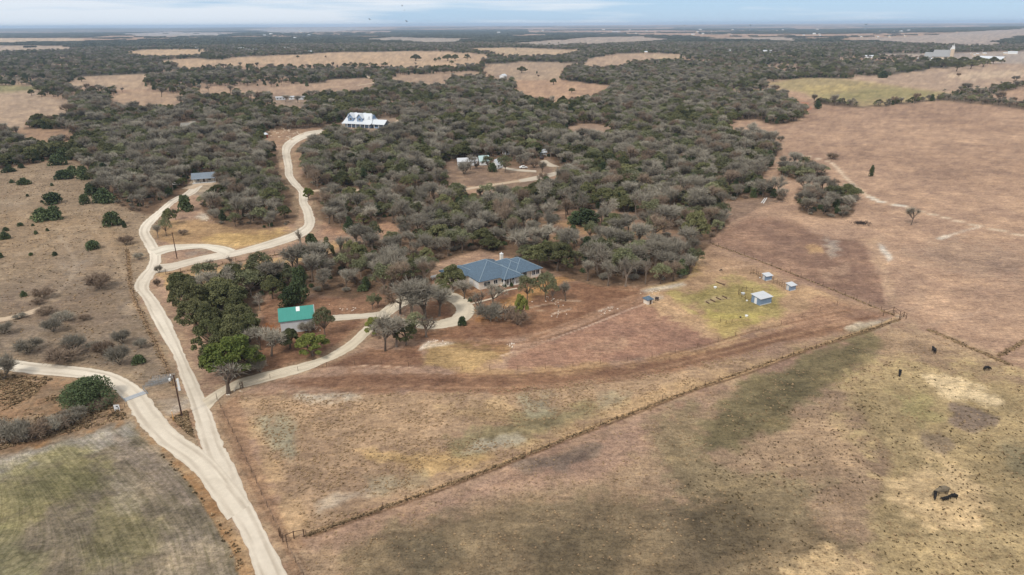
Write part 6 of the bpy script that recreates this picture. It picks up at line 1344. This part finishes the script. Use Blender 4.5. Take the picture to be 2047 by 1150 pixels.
def lay(name, polys, n, protos, label, s0, s1, **k):
    x, y = zone(polys, n, **k); m = len(x); s = rng.uniform(s0, s1, m); gnscatter(name, np.stack([x, y, np.zeros(m)], 1), rng.uniform(0, 6.28, m), np.stack([s, s, s * rng.uniform(.7, 1.1, m)], 1), rng.integers(0, len(protos), m), protos, label)
PAST = [(600, 1090), (1000, 945), (1400, 785), (1800, 650), (1990, 720), (2080, 760), (2080, 1180), (600, 1180)]
lay('pasture_weeds', [[(1350, 900), (1560, 800), (1760, 720), (1990, 740), (2080, 760), (2080, 1180), (1300, 1180)]], 1500, [(tw_,)], 'dark weed clumps dotted over the lower right pasture', .35, .95, thr=.47)
lay('pasture_grass', [PAST], 2200, [(tg,)], 'dry straw grass tufts of the lower right pasture', .3, .8, clump=5, thr=.5)
lay('field_grass', [[(470, 790), (900, 785), (1300, 745), (1560, 690), (1400, 770), (1000, 930), (620, 1068)]], 6000, [(tg,)], 'dry grass tufts of the triangular field', .3, .85, clump=5)
lay('scrub_grass', [[(-20, 345), (160, 320), (210, 400), (320, 440), (290, 560), (360, 770), (250, 760), (0, 700)], [(-20, 745), (165, 760), (262, 835), (-20, 905)]], 7000, [(tg,), (tw_,)], 'rough grass and weeds of the scrub slope', .5, 1.2, clump=6, thr=.46)
lay('verge_grass', [[(268, 842), (335, 900), (410, 970), (455, 1035), (495, 1100), (515, 1170), (490, 1170), (425, 1040), (380, 975), (318, 905)], [(338, 838), (392, 812), (400, 880), (372, 868)]], 1500, [(tg,), (tw_,)], 'rank straw grass of the road verges', .6, 1.3, thr=.3)
def along(pts, n, w):
    P = smooth([G(*p) for p in pts], 6); out = []
    for i in range(n): k = random.randrange(len(P) - 1); p = P[k].lerp(P[k + 1], random.random()); out.append((p.x + random.gauss(0, w), p.y + random.gauss(0, w), 0))
    return out
al = along([(612, 1071), (800, 1004), (1000, 930), (1200, 850), (1400, 774), (1620, 697), (1800, 639)], 1500, .2) + along([(1855, 659), (1950, 700), (2016, 728)], 400, .4) + along([(1998, 712), (2060, 676)], 200, .4) + along([(332, 549), (480, 523), (622, 497)], 500, .3) + along([(1787, 631), (1645, 572), (1533, 528), (1419, 486)], 500, .25) + along([(253, 498), (268, 590), (346, 770)], 500, .4)
m_ = len(al); gnscatter('fence_grass', np.array(al), rng.uniform(0, 6.28, m_), np.stack([rng.uniform(.5, 1.0, m_)] * 3, 1), rng.integers(0, 5, m_) % 2, [(tg,), (tw_,)], 'uncut grass standing along the fence lines')
# forest floor brush
lx, ly, _e, _x, _y = pick(*jitter_grid(150, 560, 3.8)); k = rng.random(len(lx)) < .55; lx = lx[k]; ly = ly[k]; m_ = len(lx); s = rng.uniform(.35, .9, m_)
gnscatter('undergrowth', np.stack([lx, ly, np.zeros(m_)], 1), rng.uniform(0, 6.28, m_), np.stack([s, s, s * .8], 1), rng.integers(0, 4, m_), [FIRST['bush0'], FIRST['bush1'], FIRST['bush2'], FIRST['jb0']], 'low brush filling the woods between the trunks')
# ------------------------------------------------------------------ haze
zt = max(float(GZ.max()), CAMH + 32) + 3; zb = float(GZ.min()) - 1; R_ = 38500
hz = MB().box(-R_, R_, -R_, R_, zb, zt).build('haze', MT['white']); tag(hz, 'thin blue winter haze over the plain', None, None, 'stuff')
hm = bpy.data.materials.new('haze'); hm.use_nodes = True; nt = hm.node_tree; nt.nodes.clear(); pv = N(nt, 'ShaderNodeVolumePrincipled'); ou = N(nt, 'ShaderNodeOutputMaterial')
pv.inputs['Color'].default_value = (.56, .75, 1.0, 1); pv.inputs['Density'].default_value = HAZE; pv.inputs['Anisotropy'].default_value = 0.1; nt.links.new(pv.outputs[0], ou.inputs['Volume'])
hz.data.materials.clear(); hz.data.materials.append(hm); hz.display_type = 'WIRE'
